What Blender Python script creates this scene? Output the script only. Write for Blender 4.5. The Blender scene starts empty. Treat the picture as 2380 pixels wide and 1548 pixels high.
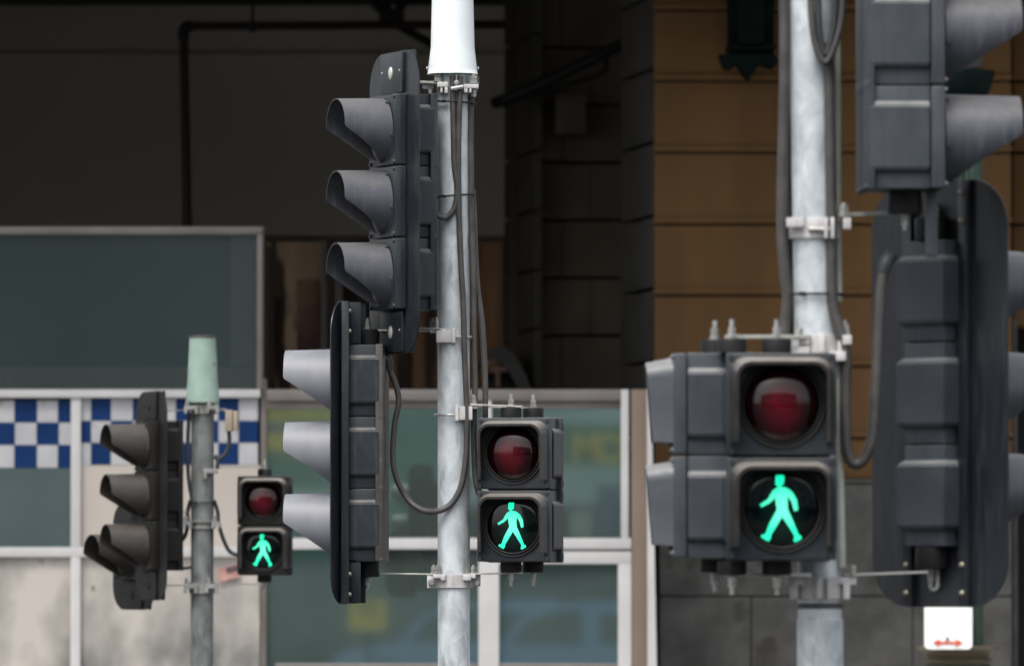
import bpy, bmesh, math, random
from mathutils import Vector, Matrix
R = math.radians
PI = math.pi
sc = bpy.context.scene
col = sc.collection
random.seed(7)

# ------------------------------------------------------------------ camera, sky, sun, exposure
CAM_Z, PITCH, F = 1.9, R(1.95), 16700.0
cd = bpy.data.cameras.new('camera')
cam = bpy.data.objects.new('camera', cd)
col.objects.link(cam)
cam.location = (0, 0, CAM_Z)
cam.rotation_euler = (PI / 2 + PITCH, 0, 0)
cd.sensor_width = 36.0
cd.lens = 36.0 * F / 2380.0
cd.clip_start = 0.5
cd.clip_end = 2000
cd.dof.use_dof = True
cd.dof.focus_distance = 25.0
cd.dof.aperture_fstop = 7.8
sc.camera = cam

SUN_EL, SUN_AZ = R(58), R(205)          # azimuth clockwise from +Y: behind the camera, a little to the left
w = bpy.data.worlds.new('World')
sc.world = w
w.use_nodes = True
nt = w.node_tree
nt.nodes.clear()
sky = nt.nodes.new('ShaderNodeTexSky')
sky.sky_type = 'NISHITA'
sky.sun_disc = False
sky.sun_elevation = SUN_EL
sky.sun_rotation = SUN_AZ
sky.dust_density = 4.0
sky.air_density = 1.0
hs = nt.nodes.new('ShaderNodeHueSaturation')     # overcast: the cloud takes most of the blue out
hs.inputs['Saturation'].default_value = 0.28
bg = nt.nodes.new('ShaderNodeBackground')
bg.inputs['Strength'].default_value = 0.15
wo = nt.nodes.new('ShaderNodeOutputWorld')
nt.links.new(sky.outputs[0], hs.inputs['Color'])
nt.links.new(hs.outputs[0], bg.inputs[0])
nt.links.new(bg.outputs[0], wo.inputs[0])

sl = bpy.data.lights.new('sun', 'SUN')
sl.energy = 1.2
sl.angle = R(25)
sl.color = (1.0, 0.97, 0.92)
sun = bpy.data.objects.new('sun', sl)
col.objects.link(sun)
sd = Vector((math.sin(SUN_AZ) * math.cos(SUN_EL), math.cos(SUN_AZ) * math.cos(SUN_EL), math.sin(SUN_EL)))
sun.rotation_euler = sd.to_track_quat('Z', 'Y').to_euler()
sc.view_settings.view_transform = 'Standard'
sc.view_settings.look = 'None'
sc.view_settings.gamma = 1
sc.view_settings.exposure = 0.8
sc.view_settings.use_curve_mapping = False

# ------------------------------------------------------------------ helpers
def W(px, py, Y):
    """point at depth Y seen at (px, py) of a 2380 px wide view"""
    u, v = (px - 1190) / F, (774 - py) / F
    dy = math.cos(PITCH) - v * math.sin(PITCH)
    dz = math.sin(PITCH) + v * math.cos(PITCH)
    t = Y / dy
    return Vector((u * t, Y, CAM_Z + dz * t))

GLASS_Y = 48.0
GLASS_YAW = R(-2.6)        # the panes stand a little askew in their frames
def MIR(px, py, L):
    """place of a thing whose mirror image shows in the kiosk glass"""
    p = W(px, py, L)
    c = Vector((-0.5, GLASS_Y + 0.03, p.z)); n = Vector((math.sin(GLASS_YAW), -math.cos(GLASS_YAW), 0))
    return p - n * (2 * (p - c).dot(n))

def box(bm, x0, x1, y0, y1, z0, z1, bev=0.0, M=None):
    t = bmesh.new()
    vs = [t.verts.new((x, y, z)) for x in (x0, x1) for y in (y0, y1) for z in (z0, z1)]
    for f in ((0, 1, 3, 2), (4, 6, 7, 5), (0, 4, 5, 1), (2, 3, 7, 6), (0, 2, 6, 4), (1, 5, 7, 3)):
        t.faces.new([vs[i] for i in f])
    if bev > 0:
        bmesh.ops.bevel(t, geom=list(t.edges), offset=bev, segments=2, affect='EDGES', profile=0.6)
    merge(bm, t, M)

def merge(bm, t, M=None):
    if M is not None:
        bmesh.ops.transform(t, matrix=M, verts=t.verts)
    m = bpy.data.meshes.new('tmp')
    t.to_mesh(m)
    t.free()
    bm.from_mesh(m)
    bpy.data.meshes.remove(m)

def tube(bm, pts, r, seg=10, cap=True, r2=None):
    pts = [Vector(p) for p in pts]
    n = len(pts)
    rings = []
    prev = None
    for i, p in enumerate(pts):
        d = (pts[min(i + 1, n - 1)] - pts[max(i - 1, 0)]).normalized()
        if prev is None:
            a = Vector((0, 0, 1)) if abs(d.z) < 0.9 else Vector((1, 0, 0))
            u = d.cross(a).normalized()
        else:
            u = (prev - d * prev.dot(d)).normalized()
        prev = u
        v = d.cross(u)
        rr = r if r2 is None else r + (r2 - r) * i / (n - 1)
        rings.append([bm.verts.new(p + (u * math.cos(k * 2 * PI / seg) + v * math.sin(k * 2 * PI / seg)) * rr) for k in range(seg)])
    for a, b in zip(rings, rings[1:]):
        for k in range(seg):
            bm.faces.new((a[k], a[(k + 1) % seg], b[(k + 1) % seg], b[k]))
    if cap:
        bm.faces.new(rings[0][::-1])
        bm.faces.new(rings[-1])

def spline(pts, k=8):
    pts = [Vector(p) for p in pts]
    P = [pts[0]] + pts + [pts[-1]]
    out = []
    for i in range(1, len(P) - 2):
        p0, p1, p2, p3 = P[i - 1:i + 3]
        for j in range(k):
            t = j / k
            out.append(0.5 * ((2 * p1) + (p2 - p0) * t + (2 * p0 - 5 * p1 + 4 * p2 - p3) * t * t + (3 * p1 - p0 - 3 * p2 + p3) * t ** 3))
    out.append(pts[-1])
    return out

def lathe(bm, prof, M, seg=40, closed=False):
    """prof: (radius, height) pairs around local Z, placed by M"""
    rings = []
    for r, h in prof:
        if r < 1e-6:
            rings.append([bm.verts.new(M @ Vector((0, 0, h)))])
        else:
            rings.append([bm.verts.new(M @ Vector((r * math.cos(k * 2 * PI / seg), r * math.sin(k * 2 * PI / seg), h))) for k in range(seg)])
    for a, b in zip(rings, rings[1:]):
        for k in range(seg):
            q = [a[k % len(a)], a[(k + 1) % len(a)], b[(k + 1) % len(b)], b[k % len(b)]]
            u = []
            for v_ in q:
                if v_ not in u: u.append(v_)
            if len(u) > 2: bm.faces.new(u)

def prism(bm, poly, y0, y1, M=None):
    """poly of (x, z) pushed from y0 to y1"""
    t = bmesh.new()
    a = [t.verts.new((x, y0, z)) for x, z in poly]
    b = [t.verts.new((x, y1, z)) for x, z in poly]
    n = len(poly)
    t.faces.new(a)
    t.faces.new(b[::-1])
    for i in range(n):
        t.faces.new((a[i], b[i], b[(i + 1) % n], a[(i + 1) % n]))
    t.normal_update()
    bmesh.ops.triangulate(t, faces=[f for f in t.faces if len(f.verts) > 4], ngon_method='EAR_CLIP')
    merge(bm, t, M)

FRONT = Matrix.Rotation(PI / 2, 4, 'X')      # local Z of a lathe -> -Y (out of the front face)
def T(x, y, z): return Matrix.Translation((x, y, z))

def finish(bm, smooth=True):
    bmesh.ops.recalc_face_normals(bm, faces=bm.faces)
    m = bpy.data.meshes.new('m')
    bm.to_mesh(m)
    bm.free()
    if smooth:
        for p in m.polygons: p.use_smooth = True
        try: m.set_sharp_from_angle(angle=R(32))
        except Exception: pass
    return m

def obj(name, bm, mt, parent=None, loc=None, shift=True, smooth=True):
    """one mesh object; verts in world coordinates when shift and parent are given"""
    if isinstance(bm, bpy.types.Mesh): m = bm
    else:
        if parent is not None and shift:
            bmesh.ops.translate(bm, verts=bm.verts, vec=-parent.location)
        m = finish(bm, smooth)
        m.materials.append(mt)
    m.name = name
    o = bpy.data.objects.new(name, m)
    col.objects.link(o)
    if parent: o.parent = parent
    if loc is not None: o.location = loc
    return o

def tag(o, label=None, cat=None, group=None, kind=None):
    if label: o['label'] = label
    if cat: o['category'] = cat
    if group: o['group'] = group
    if kind: o['kind'] = kind
    return o

def thing(name, label, cat, loc=(0, 0, 0), rz=0, group=None):
    o = bpy.data.objects.new(name, None)
    o.empty_display_size = 0.1
    col.objects.link(o)
    o.location = loc
    o.rotation_euler = (0, 0, rz)
    return tag(o, label, cat, group)

def mat(name, c1, c2=None, scale=8.0, rough=0.6, metal=0.0, bump=0.0, bscale=60.0, stretch=(1, 1, 1), spec=0.5,
        contrast=(0.35, 0.65), detail=5.0, spots=None, spot_scale=30.0, spot_cut=0.66, rv=0.1, coat=0.0, lit_dust=None, streak=None):
    m = bpy.data.materials.new(name)
    m.use_nodes = True
    n, l = m.node_tree.nodes, m.node_tree.links
    b = n['Principled BSDF']
    b.inputs['Metallic'].default_value = metal
    b.inputs['Specular IOR Level'].default_value = spec
    b.inputs['Coat Weight'].default_value = coat
    tc = n.new('ShaderNodeTexCoord')
    mp = n.new('ShaderNodeMapping')
    mp.inputs['Scale'].default_value = stretch
    l.new(tc.outputs['Object'], mp.inputs[0])
    nz = n.new('ShaderNodeTexNoise')
    nz.inputs['Scale'].default_value = scale
    nz.inputs['Detail'].default_value = detail
    l.new(mp.outputs[0], nz.inputs['Vector'])
    rp = n.new('ShaderNodeValToRGB')
    rp.color_ramp.elements[0].position, rp.color_ramp.elements[1].position = contrast
    rp.color_ramp.elements[0].color = (*c1, 1)
    rp.color_ramp.elements[1].color = (*(c2 or c1), 1)
    l.new(nz.outputs[0], rp.inputs[0])
    out = rp.outputs[0]
    if spots:
        n2 = n.new('ShaderNodeTexNoise')
        n2.inputs['Scale'].default_value = spot_scale
        n2.inputs['Detail'].default_value = 3.0
        l.new(mp.outputs[0], n2.inputs['Vector'])
        r2 = n.new('ShaderNodeValToRGB')
        r2.color_ramp.elements[0].position = spot_cut
        r2.color_ramp.elements[1].position = spot_cut + 0.05
        r2.color_ramp.elements[0].color = (0, 0, 0, 1)
        r2.color_ramp.elements[1].color = (1, 1, 1, 1)
        l.new(n2.outputs[0], r2.inputs[0])
        mx = n.new('ShaderNodeMix')
        mx.data_type = 'RGBA'
        l.new(r2.outputs[0], mx.inputs['Factor'])
        l.new(out, mx.inputs['A'])
        mx.inputs['B'].default_value = (*spots, 1)
        out = mx.outputs['Result']
    if streak:          # rain streaks and grime running down
        m4 = n.new('ShaderNodeMapping'); m4.inputs['Scale'].default_value = (1, 1, 0.12)
        l.new(tc.outputs['Object'], m4.inputs[0])
        n4 = n.new('ShaderNodeTexNoise'); n4.inputs['Scale'].default_value = 55; n4.inputs['Detail'].default_value = 5
        l.new(m4.outputs[0], n4.inputs['Vector'])
        r4 = n.new('ShaderNodeMapRange'); r4.inputs['From Min'].default_value = 0.52; r4.inputs['From Max'].default_value = 0.75
        r4.inputs['To Max'].default_value = 0.7
        l.new(n4.outputs[0], r4.inputs[0])
        x4 = n.new('ShaderNodeMix'); x4.data_type = 'RGBA'
        l.new(r4.outputs[0], x4.inputs['Factor']); l.new(out, x4.inputs['A']); x4.inputs['B'].default_value = (*streak, 1)
        out = x4.outputs['Result']
    if lit_dust:            # settled dust plus the light on upward faces, painted into the colour
        ge = n.new('ShaderNodeNewGeometry'); sp = n.new('ShaderNodeSeparateXYZ'); l.new(ge.outputs['Normal'], sp.inputs[0])
        n5 = n.new('ShaderNodeTexNoise'); n5.inputs['Scale'].default_value = 25; l.new(tc.outputs['Object'], n5.inputs['Vector'])
        a5 = n.new('ShaderNodeMath'); a5.operation = 'MULTIPLY_ADD'; l.new(n5.outputs[0], a5.inputs[0]); a5.inputs[1].default_value = 0.5
        l.new(sp.outputs['Z'], a5.inputs[2])
        r5 = n.new('ShaderNodeMapRange'); r5.inputs['From Min'].default_value = 0.55; r5.inputs['From Max'].default_value = 1.1; r5.inputs['To Max'].default_value = 0.9
        l.new(a5.outputs[0], r5.inputs[0])
        x5 = n.new('ShaderNodeMix'); x5.data_type = 'RGBA'
        l.new(r5.outputs[0], x5.inputs['Factor']); l.new(out, x5.inputs['A']); x5.inputs['B'].default_value = (*lit_dust, 1)
        out = x5.outputs['Result']
    l.new(out, b.inputs['Base Color'])
    mr = n.new('ShaderNodeMapRange')
    mr.inputs['To Min'].default_value = max(0.02, rough - rv)
    mr.inputs['To Max'].default_value = min(1, rough + rv)
    l.new(nz.outputs[0], mr.inputs[0])
    l.new(mr.outputs[0], b.inputs['Roughness'])
    if bump > 0:
        n3 = n.new('ShaderNodeTexNoise')
        n3.inputs['Scale'].default_value = bscale
        n3.inputs['Detail'].default_value = 4.0
        l.new(mp.outputs[0], n3.inputs['Vector'])
        bp = n.new('ShaderNodeBump')
        bp.inputs['Strength'].default_value = bump
        bp.inputs['Distance'].default_value = 0.01
        l.new(n3.outputs[0], bp.inputs['Height'])
        l.new(bp.outputs[0], b.inputs['Normal'])
    return m

def galv(name, lo, hi, dark):
    """galvanised steel: patchy zinc spangle, pale splashes and streaks"""
    m = bpy.data.materials.new(name)
    m.use_nodes = True
    n, l = m.node_tree.nodes, m.node_tree.links
    b = n['Principled BSDF']
    b.inputs['Metallic'].default_value = 0.25
    b.inputs['Roughness'].default_value = 0.48
    tc = n.new('ShaderNodeTexCoord')
    mp = n.new('ShaderNodeMapping')
    mp.inputs['Scale'].default_value = (1, 1, 0.55)
    l.new(tc.outputs['Object'], mp.inputs[0])
    nz = n.new('ShaderNodeTexNoise'); nz.inputs['Scale'].default_value = 14; nz.inputs['Detail'].default_value = 3
    nz.inputs['Distortion'].default_value = 1.4
    l.new(mp.outputs[0], nz.inputs[0])
    vo = n.new('ShaderNodeTexVoronoi'); vo.inputs['Scale'].default_value = 26
    vm = n.new('ShaderNodeVectorMath'); vm.operation = 'ADD'
    ns = n.new('ShaderNodeTexNoise'); ns.inputs['Scale'].default_value = 20
    sc_ = n.new('ShaderNodeVectorMath'); sc_.operation = 'SCALE'; sc_.inputs['Scale'].default_value = 0.06
    l.new(mp.outputs[0], ns.inputs[0]); l.new(ns.outputs['Color'], sc_.inputs[0])
    l.new(mp.outputs[0], vm.inputs[0]); l.new(sc_.outputs[0], vm.inputs[1])
    l.new(vm.outputs[0], vo.inputs['Vector'])
    sep = n.new('ShaderNodeSeparateColor'); l.new(vo.outputs['Color'], sep.inputs[0])
    ad = n.new('ShaderNodeMath'); ad.operation = 'MULTIPLY_ADD'
    l.new(sep.outputs[0], ad.inputs[0]); ad.inputs[1].default_value = 0.26
    l.new(nz.outputs[0], ad.inputs[2])
    rp = n.new('ShaderNodeValToRGB')
    e = rp.color_ramp.elements
    e[0].position = 0.30; e[0].color = (*lo, 1)
    e[1].position = 0.85; e[1].color = (*hi, 1)
    k = e.new(0.55); k.color = (*[(a + c) / 2 * 0.97 for a, c in zip(lo, hi)], 1)
    l.new(ad.outputs[0], rp.inputs[0])
    n2 = n.new('ShaderNodeTexNoise'); n2.inputs['Scale'].default_value = 30; n2.inputs['Detail'].default_value = 6
    mp2 = n.new('ShaderNodeMapping'); mp2.inputs['Scale'].default_value = (1, 1, 0.2)
    l.new(tc.outputs['Object'], mp2.inputs[0]); l.new(mp2.outputs[0], n2.inputs[0])
    r2 = n.new('ShaderNodeValToRGB'); r2.color_ramp.elements[0].position = 0.62; r2.color_ramp.elements[1].position = 0.78
    l.new(n2.outputs[0], r2.inputs[0])
    mx = n.new('ShaderNodeMix'); mx.data_type = 'RGBA'
    l.new(r2.outputs[0], mx.inputs['Factor']); l.new(rp.outputs[0], mx.inputs['A']); mx.inputs['B'].default_value = (*dark, 1)
    l.new(mx.outputs['Result'], b.inputs['Base Color'])
    bp = n.new('ShaderNodeBump'); bp.inputs['Strength'].default_value = 0.25; bp.inputs['Distance'].default_value = 0.004
    l.new(nz.outputs[0], bp.inputs['Height']); l.new(bp.outputs[0], b.inputs['Normal'])
    return m

M = {}
M['galv'] = galv('galvanised_steel', (0.33, 0.37, 0.39), (0.62, 0.66, 0.68), (0.22, 0.23, 0.23))
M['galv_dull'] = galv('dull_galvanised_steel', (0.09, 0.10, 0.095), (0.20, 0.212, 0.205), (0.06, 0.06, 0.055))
M['clamp'] = mat('white_painted_cast_metal', (0.42, 0.41, 0.41), (0.60, 0.585, 0.58), 14, 0.5, spots=(0.3, 0.26, 0.2), spot_scale=24, spot_cut=0.68, streak=(0.30, 0.26, 0.22))
M['clamp_dull'] = mat('grey_cast_metal', (0.16, 0.16, 0.15), (0.26, 0.26, 0.26), 14, 0.5)
M['bolt'] = mat('zinc_bolt', (0.28, 0.28, 0.26), (0.42, 0.42, 0.40), 60, 0.4, metal=0.6)
M['cap_white'] = mat('white_plastic', (0.70, 0.755, 0.77), (0.76, 0.80, 0.81), 10, 0.35, bump=0.08, bscale=120, spots=(0.7, 0.72, 0.74), spot_scale=90, spot_cut=0.70)
M['cap_mint'] = mat('aged_mint_plastic', (0.19, 0.27, 0.23), (0.25, 0.345, 0.295), 9, 0.45, spots=(0.15, 0.19, 0.16), spot_scale=16, spot_cut=0.66)
M['house'] = mat('charcoal_signal_housing', (0.012, 0.0165, 0.022), (0.024, 0.029, 0.035), 11, 0.42, bump=0.05, bscale=80, spots=(0.010, 0.010, 0.010), spot_scale=48, spot_cut=0.72, lit_dust=(0.16, 0.155, 0.15), streak=(0.045, 0.047, 0.050))
M['house_blue'] = mat('blue_grey_signal_housing', (0.030, 0.037, 0.046), (0.046, 0.053, 0.063), 9, 0.5, bump=0.05, bscale=80, spots=(0.02, 0.02, 0.02), spot_scale=48, spot_cut=0.72, lit_dust=(0.22, 0.22, 0.22), streak=(0.020, 0.025, 0.032))
M['house_warm'] = mat('dusty_black_signal_housing', (0.006, 0.0055, 0.005), (0.012, 0.011, 0.010), 11, 0.6, spec=0.3, bump=0.05, bscale=80, lit_dust=(0.05, 0.045, 0.04))
M['board'] = mat('black_backing_board', (0.008, 0.011, 0.015), (0.016, 0.019, 0.024), 5, 0.36, bump=0.04, bscale=40, stretch=(1, 1, 0.4), streak=(0.035, 0.037, 0.040))
M['board_warm'] = mat('dusty_black_board', (0.006, 0.0055, 0.005), (0.012, 0.011, 0.0105), 5, 0.6, spec=0.3)
M['visor'] = mat('weathered_grey_visor', (0.030, 0.033, 0.042), (0.062, 0.066, 0.080), 8, 0.42, stretch=(1, 1, 0.5), bump=0.04, bscale=70, spots=(0.012, 0.012, 0.013), spot_scale=50, spot_cut=0.70, lit_dust=(0.11, 0.108, 0.11), streak=(0.095, 0.095, 0.10))
M['visor_pale'] = mat('pale_grey_visor', (0.13, 0.135, 0.155), (0.21, 0.215, 0.24), 7, 0.5, stretch=(1, 1, 0.5), bump=0.04, bscale=70, spots=(0.05, 0.05, 0.05), spot_scale=46, spot_cut=0.71)
M['visor_warm'] = mat('dusty_brown_grey_visor', (0.020, 0.017, 0.015), (0.042, 0.036, 0.032), 8, 0.5, bump=0.04, bscale=70, lit_dust=(0.06, 0.052, 0.045))
M['hood'] = mat('dusty_black_hood', (0.016, 0.0145, 0.013), (0.034, 0.030, 0.027), 10, 0.36, bump=0.05, bscale=60, spots=(0.06, 0.054, 0.048), spot_scale=20, spot_cut=0.68, lit_dust=(0.22, 0.20, 0.18), streak=(0.05, 0.045, 0.04))
M['hood_blue'] = mat('blue_grey_hood', (0.05, 0.056, 0.067), (0.075, 0.08, 0.092), 10, 0.42, bump=0.05, bscale=60, lit_dust=(0.22, 0.22, 0.22))
M['black'] = mat('black_rubber', (0.006, 0.006, 0.007), (0.013, 0.013, 0.014), 20, 0.6, spec=0.25)
M['cable'] = mat('grey_cable', (0.038, 0.036, 0.035), (0.065, 0.061, 0.058), 16, 0.5, bump=0.05)
M['cable_dark'] = mat('dark_grey_cable', (0.018, 0.020, 0.022), (0.035, 0.037, 0.038), 16, 0.5)
M['conduit'] = mat('pale_conduit', (0.34, 0.36, 0.31), (0.46, 0.47, 0.41), 12, 0.5)
M['steel_bar'] = mat('galvanised_bar', (0.38, 0.38, 0.35), (0.55, 0.55, 0.50), 20, 0.4, metal=0.3)
M['strip'] = mat('brown_grey_back_plate', (0.038, 0.033, 0.030), (0.062, 0.055, 0.049), 14, 0.5, spots=(0.10, 0.085, 0.07), spot_scale=30)
M['beige_box'] = mat('cream_plastic', (0.27, 0.225, 0.165), (0.33, 0.275, 0.205), 10, 0.5)
M['white_mark'] = mat('white_paint', (0.55, 0.57, 0.52), (0.66, 0.67, 0.62), 10, 0.5)
M['brass'] = mat('tarnished_rivet', (0.22, 0.21, 0.15), (0.34, 0.32, 0.24), 40, 0.35, metal=0.5)

def lens_mat(name, c1, c2, c3):
    m = bpy.data.materials.new(name)
    m.use_nodes = True
    n, l = m.node_tree.nodes, m.node_tree.links
    b = n['Principled BSDF']
    b.inputs['Roughness'].default_value = 0.07
    b.inputs['Specular IOR Level'].default_value = 0.4
    tc = n.new('ShaderNodeTexCoord')
    ch = n.new('ShaderNodeTexChecker'); ch.inputs['Scale'].default_value = 150
    mp = n.new('ShaderNodeMapping'); mp.inputs['Rotation'].default_value = (0, R(45), 0)
    l.new(tc.outputs['Object'], mp.inputs[0]); l.new(mp.outputs[0], ch.inputs['Vector'])
    ch.inputs['Color1'].default_value = (*c1, 1); ch.inputs['Color2'].default_value = (*c2, 1)
    nz = n.new('ShaderNodeTexNoise'); nz.inputs['Scale'].default_value = 14
    l.new(tc.outputs['Object'], nz.inputs[0])
    mx = n.new('ShaderNodeMix'); mx.data_type = 'RGBA'
    rr = n.new('ShaderNodeValToRGB'); rr.color_ramp.elements[0].position = 0.5; rr.color_ramp.elements[1].position = 0.75
    l.new(nz.outputs[0], rr.inputs[0]); l.new(rr.outputs[0], mx.inputs['Factor'])
    l.new(ch.outputs[0], mx.inputs['A']); mx.inputs['B'].default_value = (*c3, 1)
    # reflector glow at the centre and shade at the edge, painted into the colour
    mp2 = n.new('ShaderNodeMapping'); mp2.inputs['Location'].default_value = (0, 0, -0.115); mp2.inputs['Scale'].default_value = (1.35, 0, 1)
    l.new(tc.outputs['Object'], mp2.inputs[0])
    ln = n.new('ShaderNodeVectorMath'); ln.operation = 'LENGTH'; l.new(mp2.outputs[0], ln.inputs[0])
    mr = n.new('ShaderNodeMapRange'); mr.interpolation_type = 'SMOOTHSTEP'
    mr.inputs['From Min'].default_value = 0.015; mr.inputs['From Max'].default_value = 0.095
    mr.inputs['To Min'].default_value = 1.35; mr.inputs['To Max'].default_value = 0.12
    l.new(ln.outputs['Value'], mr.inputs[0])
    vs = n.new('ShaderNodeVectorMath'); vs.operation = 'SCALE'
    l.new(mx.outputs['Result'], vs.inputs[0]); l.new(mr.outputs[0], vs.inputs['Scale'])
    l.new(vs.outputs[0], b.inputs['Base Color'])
    return m
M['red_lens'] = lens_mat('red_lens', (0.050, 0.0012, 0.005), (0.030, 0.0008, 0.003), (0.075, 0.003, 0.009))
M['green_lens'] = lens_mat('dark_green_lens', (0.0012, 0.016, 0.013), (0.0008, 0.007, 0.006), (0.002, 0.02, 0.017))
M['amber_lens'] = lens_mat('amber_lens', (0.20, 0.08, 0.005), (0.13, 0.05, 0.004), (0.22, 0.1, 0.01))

def man_mat():
    m = bpy.data.materials.new('lit_green_figure')
    m.use_nodes = True
    n, l = m.node_tree.nodes, m.node_tree.links
    b = n['Principled BSDF']
    b.inputs['Base Color'].default_value = (0.01, 0.2, 0.12, 1)
    tc = n.new('ShaderNodeTexCoord')
    ln = n.new('ShaderNodeVectorMath'); ln.operation = 'LENGTH'
    l.new(tc.outputs['Object'], ln.inputs[0])
    rp = n.new('ShaderNodeValToRGB')
    e = rp.color_ramp.elements
    e[0].position = 0.0; e[0].color = (0.36, 1.0, 0.74, 1)
    e[1].position = 0.075; e[1].color = (0.004, 0.86, 0.44, 1)
    l.new(ln.outputs['Value'], rp.inputs[0])
    ch = n.new('ShaderNodeTexChecker'); ch.inputs['Scale'].default_value = 300
    mp = n.new('ShaderNodeMapping'); mp.inputs['Rotation'].default_value = (0, R(45), 0)
    l.new(tc.outputs['Object'], mp.inputs[0]); l.new(mp.outputs[0], ch.inputs['Vector'])
    ch.inputs['Color1'].default_value = (1, 1, 1, 1); ch.inputs['Color2'].default_value = (0.72, 0.72, 0.72, 1)
    mm = n.new('ShaderNodeMix'); mm.data_type = 'RGBA'; mm.blend_type = 'MULTIPLY'; mm.inputs['Factor'].default_value = 1
    l.new(rp.outputs[0], mm.inputs['A']); l.new(ch.outputs[0], mm.inputs['B'])
    l.new(mm.outputs['Result'], b.inputs['Emission Color'])
    b.inputs['Emission Strength'].default_value = 0.95
    return m
M['man'] = man_mat()

def glass_mat(name, c, c2, ior, rough=0.02):
    m = mat(name, c, c2, 0.7, rough, rv=0.01, contrast=(0.3, 0.7))
    b = m.node_tree.nodes['Principled BSDF']
    b.inputs['Specular IOR Level'].default_value = 0.5
    b.inputs['IOR'].default_value = ior
    return m
M['pane'] = glass_mat('tinted_green_glass', (0.34, 0.445, 0.41), (0.40, 0.505, 0.47), 1.5)
pm = M['pane'].node_tree.nodes['Principled BSDF']
pm.inputs['Metallic'].default_value = 0.9      # mirror coated solar glass
M['pane_dark'] = glass_mat('dark_slate_glass', (0.014, 0.022, 0.024), (0.024, 0.033, 0.034), 1.9, 0.10)
M['pane_pale'] = glass_mat('pale_slate_glass', (0.020, 0.029, 0.029), (0.031, 0.040, 0.038), 1.85, 0.16)
M['frame'] = mat('white_powder_coated_frame', (0.40, 0.39, 0.39), (0.46, 0.45, 0.45), 3, 0.5)
M['frame_grey'] = mat('grey_aluminium_frame', (0.135, 0.122, 0.115), (0.17, 0.155, 0.146), 3, 0.45, metal=0.2)
M['post_brown'] = mat('brown_grey_post', (0.095, 0.080, 0.070), (0.13, 0.11, 0.10), 3, 0.5)
M['blue_tile'] = mat('blue_check', (0.0015, 0.020, 0.085), (0.002, 0.025, 0.10), 3, 0.5, spec=0.15)
M['white_tile'] = mat('grey_white_check', (0.34, 0.34, 0.36), (0.40, 0.40, 0.41), 6, 0.4, spots=(0.30, 0.29, 0.28), spot_scale=9)
M['panel_beige'] = mat('grubby_beige_metal', (0.13, 0.13, 0.122), (0.42, 0.385, 0.35), 1.5, 0.45, stretch=(1.3, 1, 0.85), contrast=(0.34, 0.58), bump=0.04, bscale=6, spots=(0.11, 0.10, 0.08), spot_scale=6, spot_cut=0.70, detail=6)
M['panel_clean'] = mat('beige_metal', (0.39, 0.35, 0.31), (0.45, 0.405, 0.365), 1.4, 0.45, stretch=(1, 1, 0.5))
M['panel_teal'] = mat('teal_grey_panel', (0.045, 0.068, 0.070), (0.055, 0.082, 0.084), 1.4, 0.35)
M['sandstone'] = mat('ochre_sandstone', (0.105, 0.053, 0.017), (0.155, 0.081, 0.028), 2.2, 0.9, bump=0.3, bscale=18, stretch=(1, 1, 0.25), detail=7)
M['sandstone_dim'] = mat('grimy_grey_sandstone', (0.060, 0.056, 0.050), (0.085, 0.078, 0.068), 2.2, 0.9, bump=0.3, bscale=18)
M['brownstone'] = mat('grimy_brown_stone', (0.10, 0.078, 0.06), (0.15, 0.115, 0.088), 2.2, 0.9, bump=0.3, bscale=18)
M['mortar'] = mat('dark_mortar', (0.06, 0.042, 0.028), (0.08, 0.058, 0.04), 9, 0.9)
M['bluestone'] = mat('grey_bluestone', (0.065, 0.063, 0.060), (0.115, 0.112, 0.107), 5, 0.85, bump=0.3, bscale=30, spots=(0.06, 0.056, 0.046), spot_scale=3.2, spot_cut=0.6, detail=8)
M['backwall'] = mat('dark_olive_grey_wall', (0.46, 0.42, 0.37), (0.53, 0.48, 0.42), 0.5, 0.9)
M['redpipe'] = mat('dark_red_pipe', (0.030, 0.009, 0.007), (0.045, 0.013, 0.010), 5, 0.5)
M['steel_dark'] = mat('black_painted_steel', (0.010, 0.011, 0.010), (0.018, 0.018, 0.016), 5, 0.6)
M['iron_green'] = mat('dark_green_cast_iron', (0.0015, 0.006, 0.005), (0.003, 0.010, 0.009), 6, 0.75, spec=0.1)
M['iron_green2'] = mat('green_painted_iron', (0.010, 0.028, 0.018), (0.014, 0.036, 0.024), 6, 0.45)
M['iron_brown'] = mat('bronze_brown_iron', (0.085, 0.066, 0.042), (0.11, 0.088, 0.058), 6, 0.45)
M['wood'] = mat('brown_timber', (0.24, 0.115, 0.05), (0.36, 0.185, 0.085), 3.5, 0.7, stretch=(3, 1, 0.3), detail=7)
M['wood_pale'] = mat('pale_brown_timber', (0.36, 0.25, 0.155), (0.48, 0.345, 0.22), 2.2, 0.7, stretch=(2, 1, 0.5), spots=(0.05, 0.028, 0.018), spot_scale=1.8, spot_cut=0.56, detail=7)
M['poster'] = mat('dark_printed_board', (0.07, 0.02, 0.015), (0.22, 0.12, 0.07), 1.6, 0.6, contrast=(0.42, 0.6), detail=6)
M['wood_dark'] = mat('dark_brown_timber', (0.035, 0.018, 0.010), (0.06, 0.032, 0.018), 3.5, 0.7, stretch=(3, 1, 0.3))
M['mullion'] = mat('pinkish_grey_mullion', (0.15, 0.13, 0.12), (0.19, 0.165, 0.155), 3, 0.6)
M['pink'] = mat('pale_pink_metal', (0.42, 0.29, 0.27), (0.52, 0.38, 0.35), 8, 0.5)
M['hood_arc'] = mat('grey_curved_hood', (0.055, 0.053, 0.048), (0.085, 0.082, 0.074), 4, 0.6)
M['column_beige'] = mat('beige_render', (0.155, 0.115, 0.088), (0.20, 0.15, 0.115), 2, 0.8, stretch=(1, 1, 0.4))
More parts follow.
